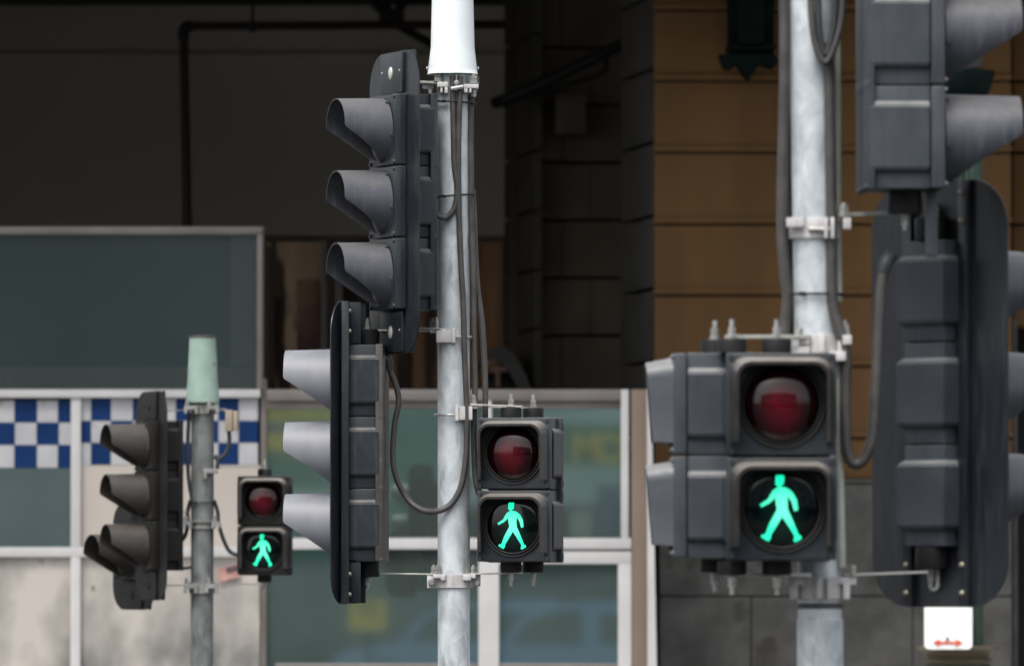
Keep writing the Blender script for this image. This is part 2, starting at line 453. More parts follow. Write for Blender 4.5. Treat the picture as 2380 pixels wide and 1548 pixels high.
M['sign_white'] = mat('white_sign', (0.80, 0.80, 0.78), (0.84, 0.84, 0.82), 6, 0.5)
M['sign_red'] = mat('red_sign_print', (0.55, 0.055, 0.02), (0.62, 0.07, 0.03), 6, 0.5)
M['tag_pink'] = mat('faded_pink_sticker', (0.30, 0.15, 0.13), (0.42, 0.24, 0.21), 14, 0.6)
M['tag_dark'] = mat('black_print', (0.05, 0.035, 0.035), (0.08, 0.05, 0.05), 14, 0.6)
M['asphalt'] = mat('asphalt', (0.04, 0.04, 0.042), (0.06, 0.06, 0.06), 4, 0.9, bump=0.3, bscale=80)
M['paving'] = mat('pale_paving', (0.24, 0.24, 0.23), (0.32, 0.315, 0.30), 3, 0.85)
M['roofing'] = mat('dark_roof_lining', (0.05, 0.048, 0.042), (0.06, 0.057, 0.05), 2, 0.9)
M['opp_wall'] = mat('green_grey_render', (0.42, 0.52, 0.48), (0.60, 0.70, 0.66), 0.35, 0.8)
M['opp_dark'] = mat('dark_shop_front', (0.10, 0.14, 0.135), (0.15, 0.20, 0.19), 0.8, 0.5)
M['yellow'] = mat('yellow_paint', (0.78, 0.55, 0.08), (0.85, 0.62, 0.10), 3, 0.5)
M['tram_green'] = mat('tram_green', (0.07, 0.17, 0.13), (0.10, 0.22, 0.17), 2, 0.35)
M['tram_blue'] = mat('tram_blue_grey', (0.09, 0.12, 0.19), (0.12, 0.15, 0.22), 2, 0.35)
M['cream'] = mat('cream_paint', (0.55, 0.58, 0.50), (0.62, 0.64, 0.56), 2, 0.4)
M['car_blue'] = mat('blue_grey_car_paint', (0.24, 0.37, 0.54), (0.28, 0.41, 0.58), 3, 0.25, coat=0.3)
M['car_glass'] = glass_mat('car_glass', (0.09, 0.14, 0.13), (0.14, 0.19, 0.18), 1.5)
M['tyre'] = mat('tyre_rubber', (0.02, 0.02, 0.02), (0.03, 0.03, 0.03), 10, 0.8)

# ------------------------------------------------------------------ ground
bm = bmesh.new(); box(bm, -400, 400, -400, 600, -1.0, 0.0)
tag(obj('road', bm, M['asphalt']), kind='structure')
bm = bmesh.new(); box(bm, -60, 60, 38, 76, -0.02, 0.13, 0.01)
tag(obj('pavement', bm, M['paving']), kind='structure')

# ------------------------------------------------------------------ station hall behind
PLANE = 50.0
def Px(px, Y): return (px - 1190) / F * Y / math.cos(PITCH)
def Z(py, Y): return W(1190, py, Y).z

hall = thing('station_hall', 'dark olive grey back wall and roof of the covered hall behind the kiosks', 'building', (0, 62, 0))
bm = bmesh.new(); box(bm, -9, Px(1182, 62), 62, 62.4, Z(548, 62), 7.6)
box(bm, -9, Px(1182, 62), 61.93, 62.02, Z(134, 62), Z(126, 62))
obj('wall', bm, M['backwall'], hall)
bm = bmesh.new(); box(bm, -16, 16, 49.2, 75, 7.3, 7.6)
obj('roof', bm, M['roofing'], hall)
bm = bmesh.new(); box(bm, -20, 20, 45.9, 49.2, 6.5, 6.7); box(bm, -20, 20, 49.0, 49.2, 6.7, 7.3); obj('verandah_roof', bm, M['roofing'], hall)
bm = bmesh.new(); box(bm, -9.4, -9, 50, 75, 0.13, 7.3); box(bm, 11, 11.4, 50, 75, 0.13, 7.3); box(bm, -9, 11, 74, 74.4, 0.13, 7.3)
obj('side_wall', bm, M['backwall'], hall)
bm = bmesh.new(); box(bm, -9, 5, 59.0, 59.25, Z(8, 59), 7.3)
obj('roof_beam', bm, M['steel_dark'], hall)

tr = thing('roof_truss', 'black steel roof truss struts meeting above the red pipe, left of the white cap', 'truss', tuple(W(912, 30, 58)))
for a, b in (((838, -20), (905, 44)), ((880, -30), (908, 44)), ((962, -30), (914, 44)), ((905, 48), (1010, 108))):
    bm = bmesh.new(); tube(bm, [W(*a, 58), W(*b, 58)], 0.035, 8)
    obj('strut', bm, M['steel_dark'], tr)
bm = bmesh.new(); box(bm, *(lambda p: (p.x - 0.1, p.x + 0.1, 57.9, 58.1, p.z - 0.07, p.z + 0.07))(W(910, 42, 58)), 0.01)
obj('gusset_plate', bm, M['steel_dark'], tr)

pp = thing('fire_pipe', 'dark red pipe running along the hall wall with an elbow above the glass panel', 'pipe', tuple(W(427, 62, 57)))
bm = bmesh.new(); tube(bm, [W(440, 62, 57), W(1500, 56, 57)], 0.034, 12); obj('horizontal_pipe', bm, M['redpipe'], pp)
bm = bmesh.new(); tube(bm, [W(427, 84, 57), W(437, 600, 57)], 0.036, 12); obj('vertical_pipe', bm, M['redpipe'], pp)
bm = bmesh.new(); tube(bm, spline([W(427, 92, 57), W(427, 74, 57), W(433, 64, 57), W(448, 62, 57)]), 0.046, 12); obj('elbow', bm, M['steel_dark'], pp)
for x in (587, 1060, 1300):
    bm = bmesh.new(); tube(bm, [W(x, -30, 57), W(x, 60, 57)], 0.012, 8); p = W(x, 62, 57)
    box(bm, p.x - 0.03, p.x + 0.03, p.y - 0.045, p.y + 0.045, p.z - 0.045, p.z + 0.045, 0.01)
    obj('hanger', bm, M['steel_dark'], pp)

# timber hoarding seen between the kiosks (a shop front at the back of the hall)
hd = thing('timber_shop_front', 'brown timber shop front glimpsed in the gap above the middle kiosk', 'shop front', tuple(W(860, 905, 56.5)))
def slab(root, name, mt, x0, x1, y0, y1, Y, th=0.08, bev=0.006, smooth=True):
    bm = bmesh.new()
    box(bm, Px(x0, Y), Px(x1, Y), Y, Y + th, Z(y1, Y), Z(y0, Y), bev)
    return obj(name, bm, M[mt], root, smooth=smooth)
slab(hd, 'display_panel', 'wood_pale', 600, 745, 562, 960, 56.5)
slab(hd, 'display_board', 'poster', 690, 742, 650, 850, 56.4)
slab(hd, 'display_board', 'wood_dark', 610, 640, 690, 960, 56.4)
slab(hd, 'mullion', 'mullion', 745, 760, 558, 960, 56.3)
slab(hd, 'mullion', 'mullion', 779, 797, 558, 960, 56.3)
slab(hd, 'dark_board', 'wood_dark', 797, 880, 562, 960, 56.5)
x = 880
for i, wd in enumerate((44, 36, 30, 24, 34, 28)):
    slab(hd, 'plank', ('wood', 'wood_dark', 'wood', 'wood_pale', 'wood', 'wood_dark')[i], x, x + wd - 2, 565, 960, 56.5)
    x += wd
slab(hd, 'plank', 'wood', 1076, 1116, 562, 960, 56.5)
slab(hd, 'plank', 'wood', 1118, 1168, 562, 960, 56.5)

hoodt = thing('curved_hood', 'dark curved hood over a pale pink bar, right of the centre pole above the kiosk', 'hood', tuple(W(1150, 900, 55)))
bm = bmesh.new()
arc = [W(1118, 838, 55), W(1140, 812, 55), W(1165, 806, 55), W(1190, 822, 55), W(1210, 850, 55), W(1226, 882, 55), W(1240, 915, 55)]
arc = spline(arc, 5)
n = len(arc)
for dy, sgn in ((0, 1),):
    A = [bm.verts.new(p + Vector((0, -0.15, 0))) for p in arc]; B = [bm.verts.new(p + Vector((0, 0.5, 0))) for p in arc]
    C = [bm.verts.new(p + Vector((-0.06, 0.5, -0.10))) for p in arc]; D = [bm.verts.new(p + Vector((-0.06, -0.15, -0.10))) for p in arc]
    for i in range(n - 1):
        for a, b in ((A, B), (B, C), (C, D), (D, A)):
            bm.faces.new((a[i], a[i + 1], b[i + 1], b[i]))
obj('shell', bm, M['hood_arc'], hoodt)
bm = bmesh.new(); tube(bm, [W(1120, 845, 54.9), W(1144, 836, 54.9), W(1172, 836, 54.9)], 0.028, 10); obj('pink_bar', bm, M['pink'], hoodt)
bm = bmesh.new(); tube(bm, [W(1145, 858, 54.9), W(1178, 858, 54.9)], 0.018, 10); tube(bm, [W(1157, 858, 54.9), W(1157, 900, 54.9)], 0.018, 10); obj('bracket', bm, M['tag_pink'], hoodt)
bm = bmesh.new(); box(bm, Px(1125, 55.3), Px(1228, 55.3), 55.3, 55.6, Z(930, 55.3), Z(866, 55.3), 0.05); obj('body', bm, M['steel_dark'], hoodt)

# ------------------------------------------------------------------ stone piers
def courses(root, name, mt, x0, x1, Y0, Y1, ys, depth=0.5, gap=3, joints=((0.55,), (0.3,)), bev=0.012):
    """stone courses on a face from (x0,Y0) to (x1,Y1); each block an object"""
    for i in range(len(ys) - 1):
        js = [0.0] + list(joints[i % len(joints)]) + [1.0]
        for a, b in zip(js, js[1:]):
            A = Vector((Px(x0, Y0), Y0)); B = Vector((Px(x1, Y1), Y1))
            d = (B - A); L = d.length; ang = math.atan2(d.y, d.x)
            z1, z0 = Z(ys[i] + gap, Y0), Z(ys[i + 1] - gap, Y0)
            bmm = bmesh.new()
            box(bmm, a * L + 0.002, b * L - 0.002, 0, depth, z0, z1, bev, T(A.x, A.y, 0) @ Matrix.Rotation(ang, 4, 'Z'))
            bmesh.ops.translate(bmm, verts=bmm.verts, vec=(0, -random.uniform(0, 0.004), 0))
            obj(name, bmm, M[mt], root)
YS = [-138, 25, 190, 356, 523, 688, 853, 1020, 1114]
pier = thing('sandstone_pier', 'ochre sandstone pier in wide courses on a grey stone base, behind the right pole', 'pier', (Px(1930, 50), 50, 0.13))
courses(pier, 'stone', 'sandstone', 1520, 2352, 50, 50, YS, 0.6, gap=2, joints=((),))
bm = bmesh.new(); box(bm, Px(1530, 50), Px(2345, 50), 50.06, 52, 0.13, Z(-138, 50)); obj('core', bm, M['mortar'], pier)
for y in YS[1:-1]:      # drafted upper lip of every course
    bm = bmesh.new(); box(bm, Px(1519, 50), Px(2353, 50), 49.982, 50.02, Z(y - 5, 50), Z(y - 17, 50), 0.006); obj('stone_margin', bm, M['sandstone'], pier)
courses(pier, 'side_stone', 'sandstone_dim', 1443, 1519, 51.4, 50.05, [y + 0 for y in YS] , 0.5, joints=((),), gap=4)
bm = bmesh.new(); box(bm, Px(1524, 50), Px(2350, 50), 49.90, 50.4, Z(1122, 50), Z(1114, 50), 0.01); obj('ledge', bm, M['bluestone'], pier)
for i, (y0, y1, js) in enumerate(((1122, 1385, (1532, 1866, 2352)), (1385, 1650, (1532, 1745, 2120, 2352)), (1650, 1860, (1532, 1866, 2352)))):
    for a, b in zip(js, js[1:]):
        bm = bmesh.new(); box(bm, Px(a + 1, 49.9), Px(b - 1, 49.9), 49.93, 50.4, max(0.13, Z(y1 - 1.5, 49.9)), Z(y0 + 1.5, 49.9), 0.008)
        obj('base_stone', bm, M['bluestone'], pier)

p2 = thing('inner_stone_wall', 'dark brown stone wall deep inside the hall, left of the sandstone pier', 'wall', (Px(1310, 55.5), 55.5, 0.13))
ys2 = [-150, -20, 112, 245, 378, 512, 646, 780, 915, 1050]
courses(p2, 'stone', 'brownstone', 1238, 1460, 55.5, 55.5, ys2, 0.5, joints=((0.6,), (0.3,)), gap=3)
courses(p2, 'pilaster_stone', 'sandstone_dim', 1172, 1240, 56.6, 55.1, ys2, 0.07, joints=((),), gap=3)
bm = bmesh.new(); box(bm, Px(1186, 56.2), Px(1450, 56.2), 56.0, 57.6, 0.13, 7.2); obj('core', bm, M['mortar'], p2)
bx_ = slab(None, 'junction_box', 'brownstone', 1290, 1362, 218, 312, 55.1, 0.3, 0.02)
tag(bx_, 'dim grey metal box fixed high on the dark inner stone wall', 'box')
dp = thing('sloping_pipe', 'black pipe slanting up across the dark inner stone wall to the pier', 'pipe', tuple(W(1150, 240, 54.8)))
bm = bmesh.new(); tube(bm, spline([W(1150, 240, 54.8), W(1190, 225, 54.8), W(1420, 118, 54.4), W(1500, 62, 53.8)]), 0.045, 12); obj('pipe', bm, M['steel_dark'], dp)
bm = bmesh.new(); tube(bm, spline([W(1170, 250, 54.8), W(1260, 215, 54.8), W(1400, 170, 54.4), W(1400, 130, 54.4)]), 0.02, 10); obj('thin_pipe', bm, M['steel_dark'], dp)
bm = bmesh.new(); p = W(1495, 45, 53.8); box(bm, p.x - 0.16, p.x + 0.12, 53.65, 53.95, p.z - 0.10, p.z + 0.08, 0.02); obj('flange', bm, M['steel_dark'], dp)

# dark doorway right of the pier
dw = thing('dark_doorway', 'black doorway opening at the right edge beyond the sandstone pier', 'doorway', (Px(2500, 51), 51, 0.13))
bm = bmesh.new(); box(bm, Px(2356, 50.5), Px(2700, 50.5), 51.5, 51.7, 0.13, Z(740, 51)); obj('door_panel', bm, M['black'], dw)
bm = bmesh.new(); box(bm, Px(2350, 50.3), Px(2362, 50.3), 50.2, 51.5, 0.13, Z(740, 50.3), 0.01); obj('jamb', bm, M['bluestone'], dw)
pr = thing('arch_stonework', 'ochre stone courses above the dark doorway at the right edge', 'wall', (Px(2500, 50.2), 50.2, Z(760, 50)))
courses(pr, 'stone', 'sandstone', 2354, 2720, 50.25, 50.25, [-138, 25, 190, 356, 523, 688, 760], 0.6, joints=((0.6,),))

# green cast iron pendant on the pier
pn = thing('iron_pendant', 'dark green cast iron pendant with a pointed foot hanging against the sandstone', 'pendant', tuple(W(1745, 60, 49.7)))
def poly3(bm, pts, Y, th):
    q = [W(x, y, Y) for x, y in pts]
    prism(bm, [(p.x, p.z) for p in q], Y - th / 2, Y + th / 2)
bm = bmesh.new(); poly3(bm, [(1691, -60), (1800, -60), (1797, 135), (1692, 135)], 49.7, 0.28); obj('shaft', bm, M['iron_green'], pn)
bm = bmesh.new(); poly3(bm, [(1692, 133), (1800, 133), (1806, 145), (1810, 146), (1795, 186 - 25), (1782, 178 - 22), (1765, 150), (1748, 178), (1737, 186 - 0), (1725, 172), (1712, 152), (1692, 162), (1682, 160), (1670, 132), (1690, 130)], 49.65, 0.36)
bmesh.ops.scale(bm, vec=(1, 1, 1), verts=bm.verts); obj('foot', bm, M['iron_green'], pn)
bm = bmesh.new(); poly3(bm, [(1712, -60), (1778, -60), (1776, 110), (1716, 110)], 49.52, 0.10); obj('raised_panel', bm, M['iron_green'], pn)
bm = bmesh.new(); poly3(bm, [(1688, 108), (1804, 108), (1800, 120), (1690, 120)], 49.66, 0.38); obj('collar', bm, M['iron_green'], pn)

# green iron verandah column behind the right signals
CY = 44.0
cx = Px(2225, CY)
cl = thing('iron_column', 'green cast iron column with fluted shaft and bronze mouldings behind the right signals', 'column', (cx, CY, 0.13))
def ring(z, r): return (r, z)
bm = bmesh.new(); lathe(bm, [(0.30, 0.13), (0.30, 0.9), (0.24, 0.95)] + [(0.24, Z(1560, CY)), (0.20, Z(1545, CY))], T(cx, CY, 0), 32); obj('plinth', bm, M['iron_green2'], cl)
bm = bmesh.new(); lathe(bm, [(0.19, Z(1548, CY)), (0.22, Z(1535, CY)), (0.185, Z(1528, CY)), (0.20, Z(1520, CY)), (0.25, Z(1508, CY)), (0.25, Z(1502, CY)), (0.18, Z(1499, CY))], T(cx, CY, 0), 32); obj('base_moulding', bm, M['iron_brown'], cl)
bm = bmesh.new()
N = 24
def flut(z):
    return [bm.verts.new((cx + (0.155 if k % 2 else 0.135) * math.cos(k * PI / N), CY + (0.155 if k % 2 else 0.135) * math.sin(k * PI / N), z)) for k in range(2 * N)]
ra, rb = flut(Z(1500, CY)), flut(Z(262, CY))
for k in range(2 * N): bm.faces.new((ra[k], ra[(k + 1) % (2 * N)], rb[(k + 1) % (2 * N)], rb[k]))
obj('fluted_shaft', bm, M['iron_green2'], cl)
bm = bmesh.new(); lathe(bm, [(0.15, Z(268, CY)), (0.24, Z(250, CY)), (0.20, Z(236, CY)), (0.17, Z(228, CY)), (0.20, Z(215, CY)), (0.235, Z(172, CY)), (0.235, Z(166, CY)), (0.12, Z(163, CY))], T(cx, CY, 0), 32); obj('capital', bm, M['iron_green'], cl)
bm = bmesh.new(); box(bm, cx - 0.12, cx + 0.15, CY - 0.12, CY + 0.12, Z(164, CY), 7.3, 0.02); obj('bracket', bm, M['steel_dark'], cl)
sg = thing('parking_sign', 'white parking sign with a red two way arrow fixed to the green column', 'sign', tuple(W(2202, 1508, 43.7)))
def rrect(x0, x1, z0, z1, r, k=6):
    out = []
    for cx_, cz_, a0 in ((x1 - r, z1 - r, 0), (x0 + r, z1 - r, 90), (x0 + r, z0 + r, 180), (x1 - r, z0 + r, 270)):
        for i in range(k + 1):
            a = R(a0 + 90 * i / k); out.append((cx_ + r * math.cos(a), cz_ + r * math.sin(a)))
    return out
bm = bmesh.new(); prism(bm, rrect(Px(2147, 43.7), Px(2258, 43.7), Z(1508, 43.7), Z(1396, 43.7), 0.03), 43.694, 43.70); obj('plate', bm, M['sign_white'], sg, smooth=False)
bm = bmesh.new(); poly3(bm, [(2168, 1493), (2185, 1484), (2182, 1490.5), (2223, 1490.5), (2220, 1484), (2238, 1493), (2220, 1502), (2223, 1495.5), (2182, 1495.5), (2185, 1502)], 43.688, 0.004); obj('double_arrow', bm, M['sign_red'], sg)
bm = bmesh.new(); box(bm, Px(2190, 43.7), Px(2214, 43.7), 43.70, 43.86, Z(1440, 43.7), Z(1430, 43.7)); obj('strap', bm, M['steel_bar'], sg)
bm = bmesh.new(); p = W(2202, 1484, 43.69); lathe(bm, [(0, 0.008), (0.012, 0.006), (0.014, 0)], T(p.x, 43.69, p.z) @ FRONT, 14); obj('bolt', bm, M['bolt'], sg)

# ------------------------------------------------------------------ kiosks
YA = 48.0
ka = thing('checked_kiosk', 'kiosk with blue and white checked band, dark glass above and grubby beige panels below', 'kiosk', (Px(200, YA), YA, 0.13))
bm = bmesh.new(); box(bm, Px(-700, YA), Px(596, YA), YA + 0.12, YA + 2.6, 0.13, Z(535, YA)); obj('shell', bm, M['panel_teal'], ka)
slab(ka, 'glass_panel', 'pane_dark', -700, 597, 545, 905, YA + 0.03, 0.05, 0)
slab(ka, 'pale_band', 'pane_pale', -700, 597, 853, 905, YA + 0.026, 0.003, 0)  # paler, slightly rougher bands laid over the dark panel
slab(ka, 'pale_band', 'pane_pale', 536, 597, 545, 852, YA + 0.026, 0.003, 0)
slab(ka, 'top_rail', 'frame_grey', -700, 610, 527, 545, YA - 0.03, 0.12)
slab(ka, 'post', 'frame_grey', 597, 610, 545, 905, YA - 0.02, 0.12)
slab(ka, 'post', 'post_brown', 606, 620, 880, 1900, YA + 0.02, 0.12)
slab(ka, 'post', 'post_brown', 610, 613, 527, 880, YA + 0.02, 0.12)
slab(ka, 'rail', 'frame', -700, 605, 905, 924, YA - 0.05, 0.14)
slab(ka, 'rail', 'frame', -700, 604, 1271, 1294, YA - 0.03, 0.10)
slab(ka, 'mullion', 'frame', 165, 188, 924, 1271, YA - 0.028, 0.10)
slab(ka, 'mullion', 'frame', 165, 188, 1294, 1900, YA - 0.028, 0.10)
slab(ka, 'mullion', 'frame', -340, -318, 924, 1900, YA - 0.028, 0.10)
slab(ka, 'glass_panel', 'panel_teal', -318, 165, 1087, 1271, YA + 0.02, 0.05, 0)
slab(ka, 'metal_panel', 'panel_clean', 188, 604, 1080, 1271, YA + 0.02, 0.05, 0)
slab(ka, 'metal_panel', 'panel_beige', 188, 604, 1294, 1900, YA + 0.02, 0.05, 0)
slab(ka, 'metal_panel', 'panel_beige', -318, 165, 1294, 1900, YA + 0.02, 0.05, 0)
slab(ka, 'metal_panel', 'panel_beige', -700, -340, 924, 1900, YA + 0.02, 0.05, 0)
def tiles(xs, first_blue, ybase):
    for r in range(3):
        y0, y1 = ybase[r], ybase[r + 1]
        for i, (a, b) in enumerate(zip(xs[r], xs[r][1:])):
            blue = (i + r + (0 if first_blue else 1)) % 2 == 0
            t = slab(ka, 'check_tile', 'blue_tile' if blue else 'white_tile', a + 0.4, b - 0.4, y0 + 0.4, y1 - 0.4, YA + 0.015, 0.05, 0.001, smooth=False)
e0 = [-318, -255, -205, -153, -102, -51, 0 - 18 + 0, 34, 86, 135, 165]
tiles([[-318, -271, -220, -169, -118, -67, -16, 34, 86.5, 135, 165], [-318, -271, -220, -169, -118, -67, -16, 35, 85.5, 137, 165], [-318, -271, -220, -169, -118, -67, -16, 34, 86.5, 135, 165]], False, [930, 982, 1034, 1087])
tiles([[188, 212, 258, 309, 360, 409, 459, 508, 555, 600]] * 3, False, [926, 978, 1029, 1080])
bm = bmesh.new(); box(bm, -0.048, 0.048, -0.006, 0, -0.038, 0.038)
tg = thing('faded_sticker', 'faded pink and black sticker peeling at a tilt low on the beige panel', 'sticker', tuple(W(531, 1331, YA - 0.01)))
bmesh.ops.transform(bm, matrix=Matrix.Rotation(R(-14), 4, 'Y'), verts=bm.verts)
bm.free()
RT = Matrix.Rotation(R(-14), 4, 'Y')
bm = bmesh.new(); box(bm, -0.072, 0.072, 0.0, 0.006, -0.045, 0.045, 0, RT); obj('backing', bm, M['tag_pink'], tg, shift=False)
bm = bmesh.new(); box(bm, -0.01, 0.07, -0.003, 0.0, -0.002, 0.038, 0, RT); obj('print', bm, M['tag_dark'], tg, shift=False)

YB = 48.0
kb = thing('glazed_kiosk', 'glazed kiosk with pale frames whose green glass mirrors the street', 'kiosk', (Px(1040, YB), YB, 0.13))
bm = bmesh.new(); box(bm, Px(622, YB), Px(1462, YB), YB + 0.12, YB + 2.6, 0.13, Z(912, YB)); obj('shell', bm, M['panel_teal'], kb)
slab(kb, 'top_rail', 'frame_grey', 620, 1443, 905, 931, YB - 0.03, 0.12)
slab(kb, 'window_head', 'mullion', 620, 1443, 931, 950, YB + 0.03, 0.08)
slab(kb, 'post', 'frame', 1443, 1461, 905, 1250, YB - 0.03, 0.12)
slab(kb, 'mullion', 'frame', 1124, 1143, 931, 1250, YB - 0.028, 0.10)
slab(kb, 'rail', 'frame', 620, 1467, 1250, 1276, YB - 0.035, 0.12)
slab(kb, 'mullion', 'frame', 1112, 1160, 1276, 1900, YB - 0.028, 0.10)
slab(kb, 'window_frame', 'frame', 1160, 1467, 1281, 1310, YB - 0.03, 0.10)
slab(kb, 'post', 'frame', 1436, 1467, 1310, 1900, YB - 0.03, 0.10)
def pane(x0, x1, y0, y1):
    Y = YB + 0.035
    a, b = Px(x0 - 3, Y), Px(x1 + 3, Y); xc = (a + b) / 2
    bm = bmesh.new(); box(bm, a - xc, b - xc, 0, 0.012, Z(y1, Y), Z(y0, Y), 0, T(xc, Y, 0) @ Matrix.Rotation(GLASS_YAW, 4, 'Z'))
    return obj('glass_pane', bm, M['pane'], kb, smooth=False)
pane(620, 1124, 950, 1250)
pane(1143, 1443, 950, 1250)
pane(620, 1112, 1276, 1900)
pane(1160, 1436, 1310, 1900)
slab(kb, 'reflection_strip', 'frame_grey', 640, 1110, 1541, 1552, YB - 0.02, 0.05)  # pale blurred reflection low in the windows, added as solid strips
slab(kb, 'reflection_strip', 'frame_grey', 1162, 1434, 1541, 1552, YB - 0.02, 0.05)
slab(kb, 'side_pier', 'column_beige', 1467, 1506, 905, 1900, YB - 0.02, 0.3)
bm = bmesh.new(); poly3(bm, [(1503, 905), (1513, 905), (1533, 1900), (1506, 1900)], YB - 0.02, 0.16); obj('edge_trim', bm, M['frame'], kb)

# ------------------------------------------------------------------ the street behind the camera, seen in the glass
ob = thing('opposite_building', 'green grey building across the street, mirrored in the kiosk glass', 'building', (0, -26, 0))
bm = bmesh.new(); box(bm, -22, 22, -34, -26, 3.1, 15); obj('wall', bm, M['opp_wall'], ob)
bm = bmesh.new(); box(bm, -22, 22, -34, -26.2, 0, 3.1); obj('shop_front', bm, M['opp_dark'], ob)
bm = bmesh.new(); box(bm, -22, 22, -26, -24.6, 3.0, 3.14); obj('awning', bm, M['opp_dark'], ob)
wm = None
for i in range(11):
    for j in range(3):
        x = -19 + i * 3.8; z = 5.4 + j * 3.2
        if wm is None:
            bm = bmesh.new(); box(bm, -0.8, 0.8, -0.06, 0.06, -1.0, 1.0, 0.02)
            o = obj('window', bm, M['opp_dark'], ob, (x, 0, z), shift=False); wm = o.data
        else: obj('window', wm, None, ob, (x, 0, z))
def mbox(root, name, mt, x0, x1, y0, y1, L, th=0.05, bev=0.0):
    a, b = MIR(x0, y1, L), MIR(x1, y0, L)
    bmm = bmesh.new(); box(bmm, a.x, b.x, a.y - th, a.y, a.z, b.z, bev)
    return obj(name, bmm, M[mt], root)
lt = thing('shop_letters', 'yellow letters of a shop name board across the street, mirrored in the glass', 'letters', tuple(MIR(1380, 1040, 119)))
def letter(name, ch, px, py, size, L):
    c = bpy.data.curves.new(name, 'FONT'); c.body = ch; c.size = size; c.extrude = 0.02; c.offset = 0.018
    c.align_x = 'CENTER'; c.align_y = 'CENTER'
    t = bpy.data.objects.new('tmp', c); col.objects.link(t)
    dg = bpy.context.evaluated_depsgraph_get(); m = bpy.data.meshes.new_from_object(t.evaluated_get(dg)); m.name = name
    bpy.data.objects.remove(t)
    m.materials.clear(); m.materials.append(M['yellow'])
    o = bpy.data.objects.new(name, m); col.objects.link(o); o.parent = lt
    o.rotation_euler = (PI / 2, 0, PI)
    o.location = MIR(px, py, L) - lt.location
    return o
fb = mbox(lt, 'name_board', 'tram_green', 1286, 1500, 985, 1082, 120, 0.06)
fb.location = (0, 0, 0)
letter('letter', 'M', 1362, 1042, 0.62, 119)
letter('letter', 'O', 1420, 1046, 0.66, 119)

tm = thing('tram', 'green tram with yellow and cream bands across the street, mirrored in the glass', 'tram', (MIR(760, 1548, 108).x, -12, 0))
mbox(tm, 'body', 'tram_green', 300, 1010, 945, 1480, 109, 2.4, 0.08)
mbox(tm, 'roof_band', 'yellow', 300, 800, 952, 980, 108.95)
mbox(tm, 'roof_band', 'tram_blue', 300, 800, 980, 1008, 108.95)
mbox(tm, 'roof_band', 'yellow', 300, 790, 1008, 1046, 108.95)
mbox(tm, 'cream_band', 'cream', 300, 1010, 1138, 1160, 108.95)
for x0 in (330, 460, 590, 720, 850):
    mbox(tm, 'window', 'car_glass', x0, x0 + 110, 1170, 1235, 108.93)
mbox(tm, 'skirt', 'opp_dark', 300, 1010, 1300, 1480, 108.93)
for x0 in (360, 420, 880, 940):
    bm = bmesh.new(); p = MIR(x0, 1480, 108.5); lathe(bm, [(0, 0.1), (0.33, 0.1), (0.35, 0), (0.33, -0.1), (0, -0.1)], T(p.x, p.y, 0.35) @ FRONT, 24); obj('wheel', bm, M['tyre'], tm)
yb = mbox(None, 'yellow_notice', 'yellow', 812, 898, 1392, 1464, 104, 0.03)
tag(yb, 'yellow notice board across the street, mirrored low in the left window', 'notice')
bm = bmesh.new(); p = MIR(855, 1464, 104); tube(bm, [(p.x, p.y - 0.06, 0), (p.x, p.y - 0.06, p.z + 0.3)], 0.03, 8)
a = MIR(812, 1464, 104); b = MIR(898, 1392, 104)
bm2 = bmesh.new()
for u0, u1 in ((0.25, 0.40), (0.45, 0.52), (0.60, 0.80)):
    tube(bm2, [(a.x + (b.x - a.x) * u0, a.y + 0.004, b.z - 0.02), (a.x + (b.x - a.x) * u1, a.y + 0.004, a.z + (b.z - a.z) * 0.45)], 0.02, 6)
obj('dark_lettering', bm2, M['tag_dark'], yb, shift=False)
o = obj('notice_post', bm, M['steel_dark'], yb, shift=False)
dkb = mbox(None, 'service_cabinet', 'tram_blue', 1385, 1470, 1125, 1248, 112, 0.6, 0.02)
dkb.location.z = 0
tag(dkb, 'dark blue hoarding across the street, mirrored in the right window', 'hoarding')
pbx = mbox(None, 'green_hoarding', 'cream', 1325, 1375, 1190, 1250, 113, 0.05)
tag(pbx, 'pale hoarding panel across the street, mirrored in the right window', 'hoarding')

def car(label, x0, Ydist, mirror=1):
    t = thing('parked_car', label, 'car', (x0, Ydist, 0), 0, 'cars across the street')
    s = 1.0
    prof = [(-2.1, .35), (-2.15, .6), (-2.0, .82), (-1.08, .98), (-0.80, 1.36), (-0.3, 1.55), (0.9, 1.57), (1.4, 1.48), (1.95, 1.0), (2.1, .9), (2.15, .5), (2.05, .35)]
    bm = bmesh.new(); prism(bm, prof, -0.82, 0.82)
    bmesh.ops.bevel(bm, geom=[e for e in bm.edges if len(e.link_faces) == 2 and e.calc_face_angle(0) > 0.5], offset=0.05, segments=2, affect='EDGES')
    obj('body', bm, M['car_blue'], t, shift=False)
    for poly in ([(-0.92, 0.98), (-0.68, 1.32), (-0.25, 1.44), (0.06, 1.45), (0.06, 0.98)], [(0.32, 0.98), (0.32, 1.41), (0.84, 1.41), (1.2, 1.34), (1.5, 1.0)]):
        for sy in (-1, 1):
            bm = bmesh.new(); prism(bm, poly, sy * 0.80, sy * 0.84); obj('window', bm, M['car_glass'], t, shift=False)
    for wx in (-1.35, 1.3):
        for sy in (-0.72, 0.72):
            bm = bmesh.new(); lathe(bm, [(0, 0.12), (0.30, 0.12), (0.33, 0.08), (0.33, -0.08), (0.30, -0.12), (0, -0.12)], T(wx, sy, 0.33) @ FRONT, 28)
            obj('wheel', bm, M['tyre'], t, shift=False)
    return t
xx = MIR(1285, 1390, 101).x
car('blue grey car passing in front of the tram, its roof mirrored in the right window', xx + 0.35, -5.5)
car('second blue grey car to the left, its bonnet mirrored in the left window', MIR(1010, 1400, 104).x + 0.5, -9.4)

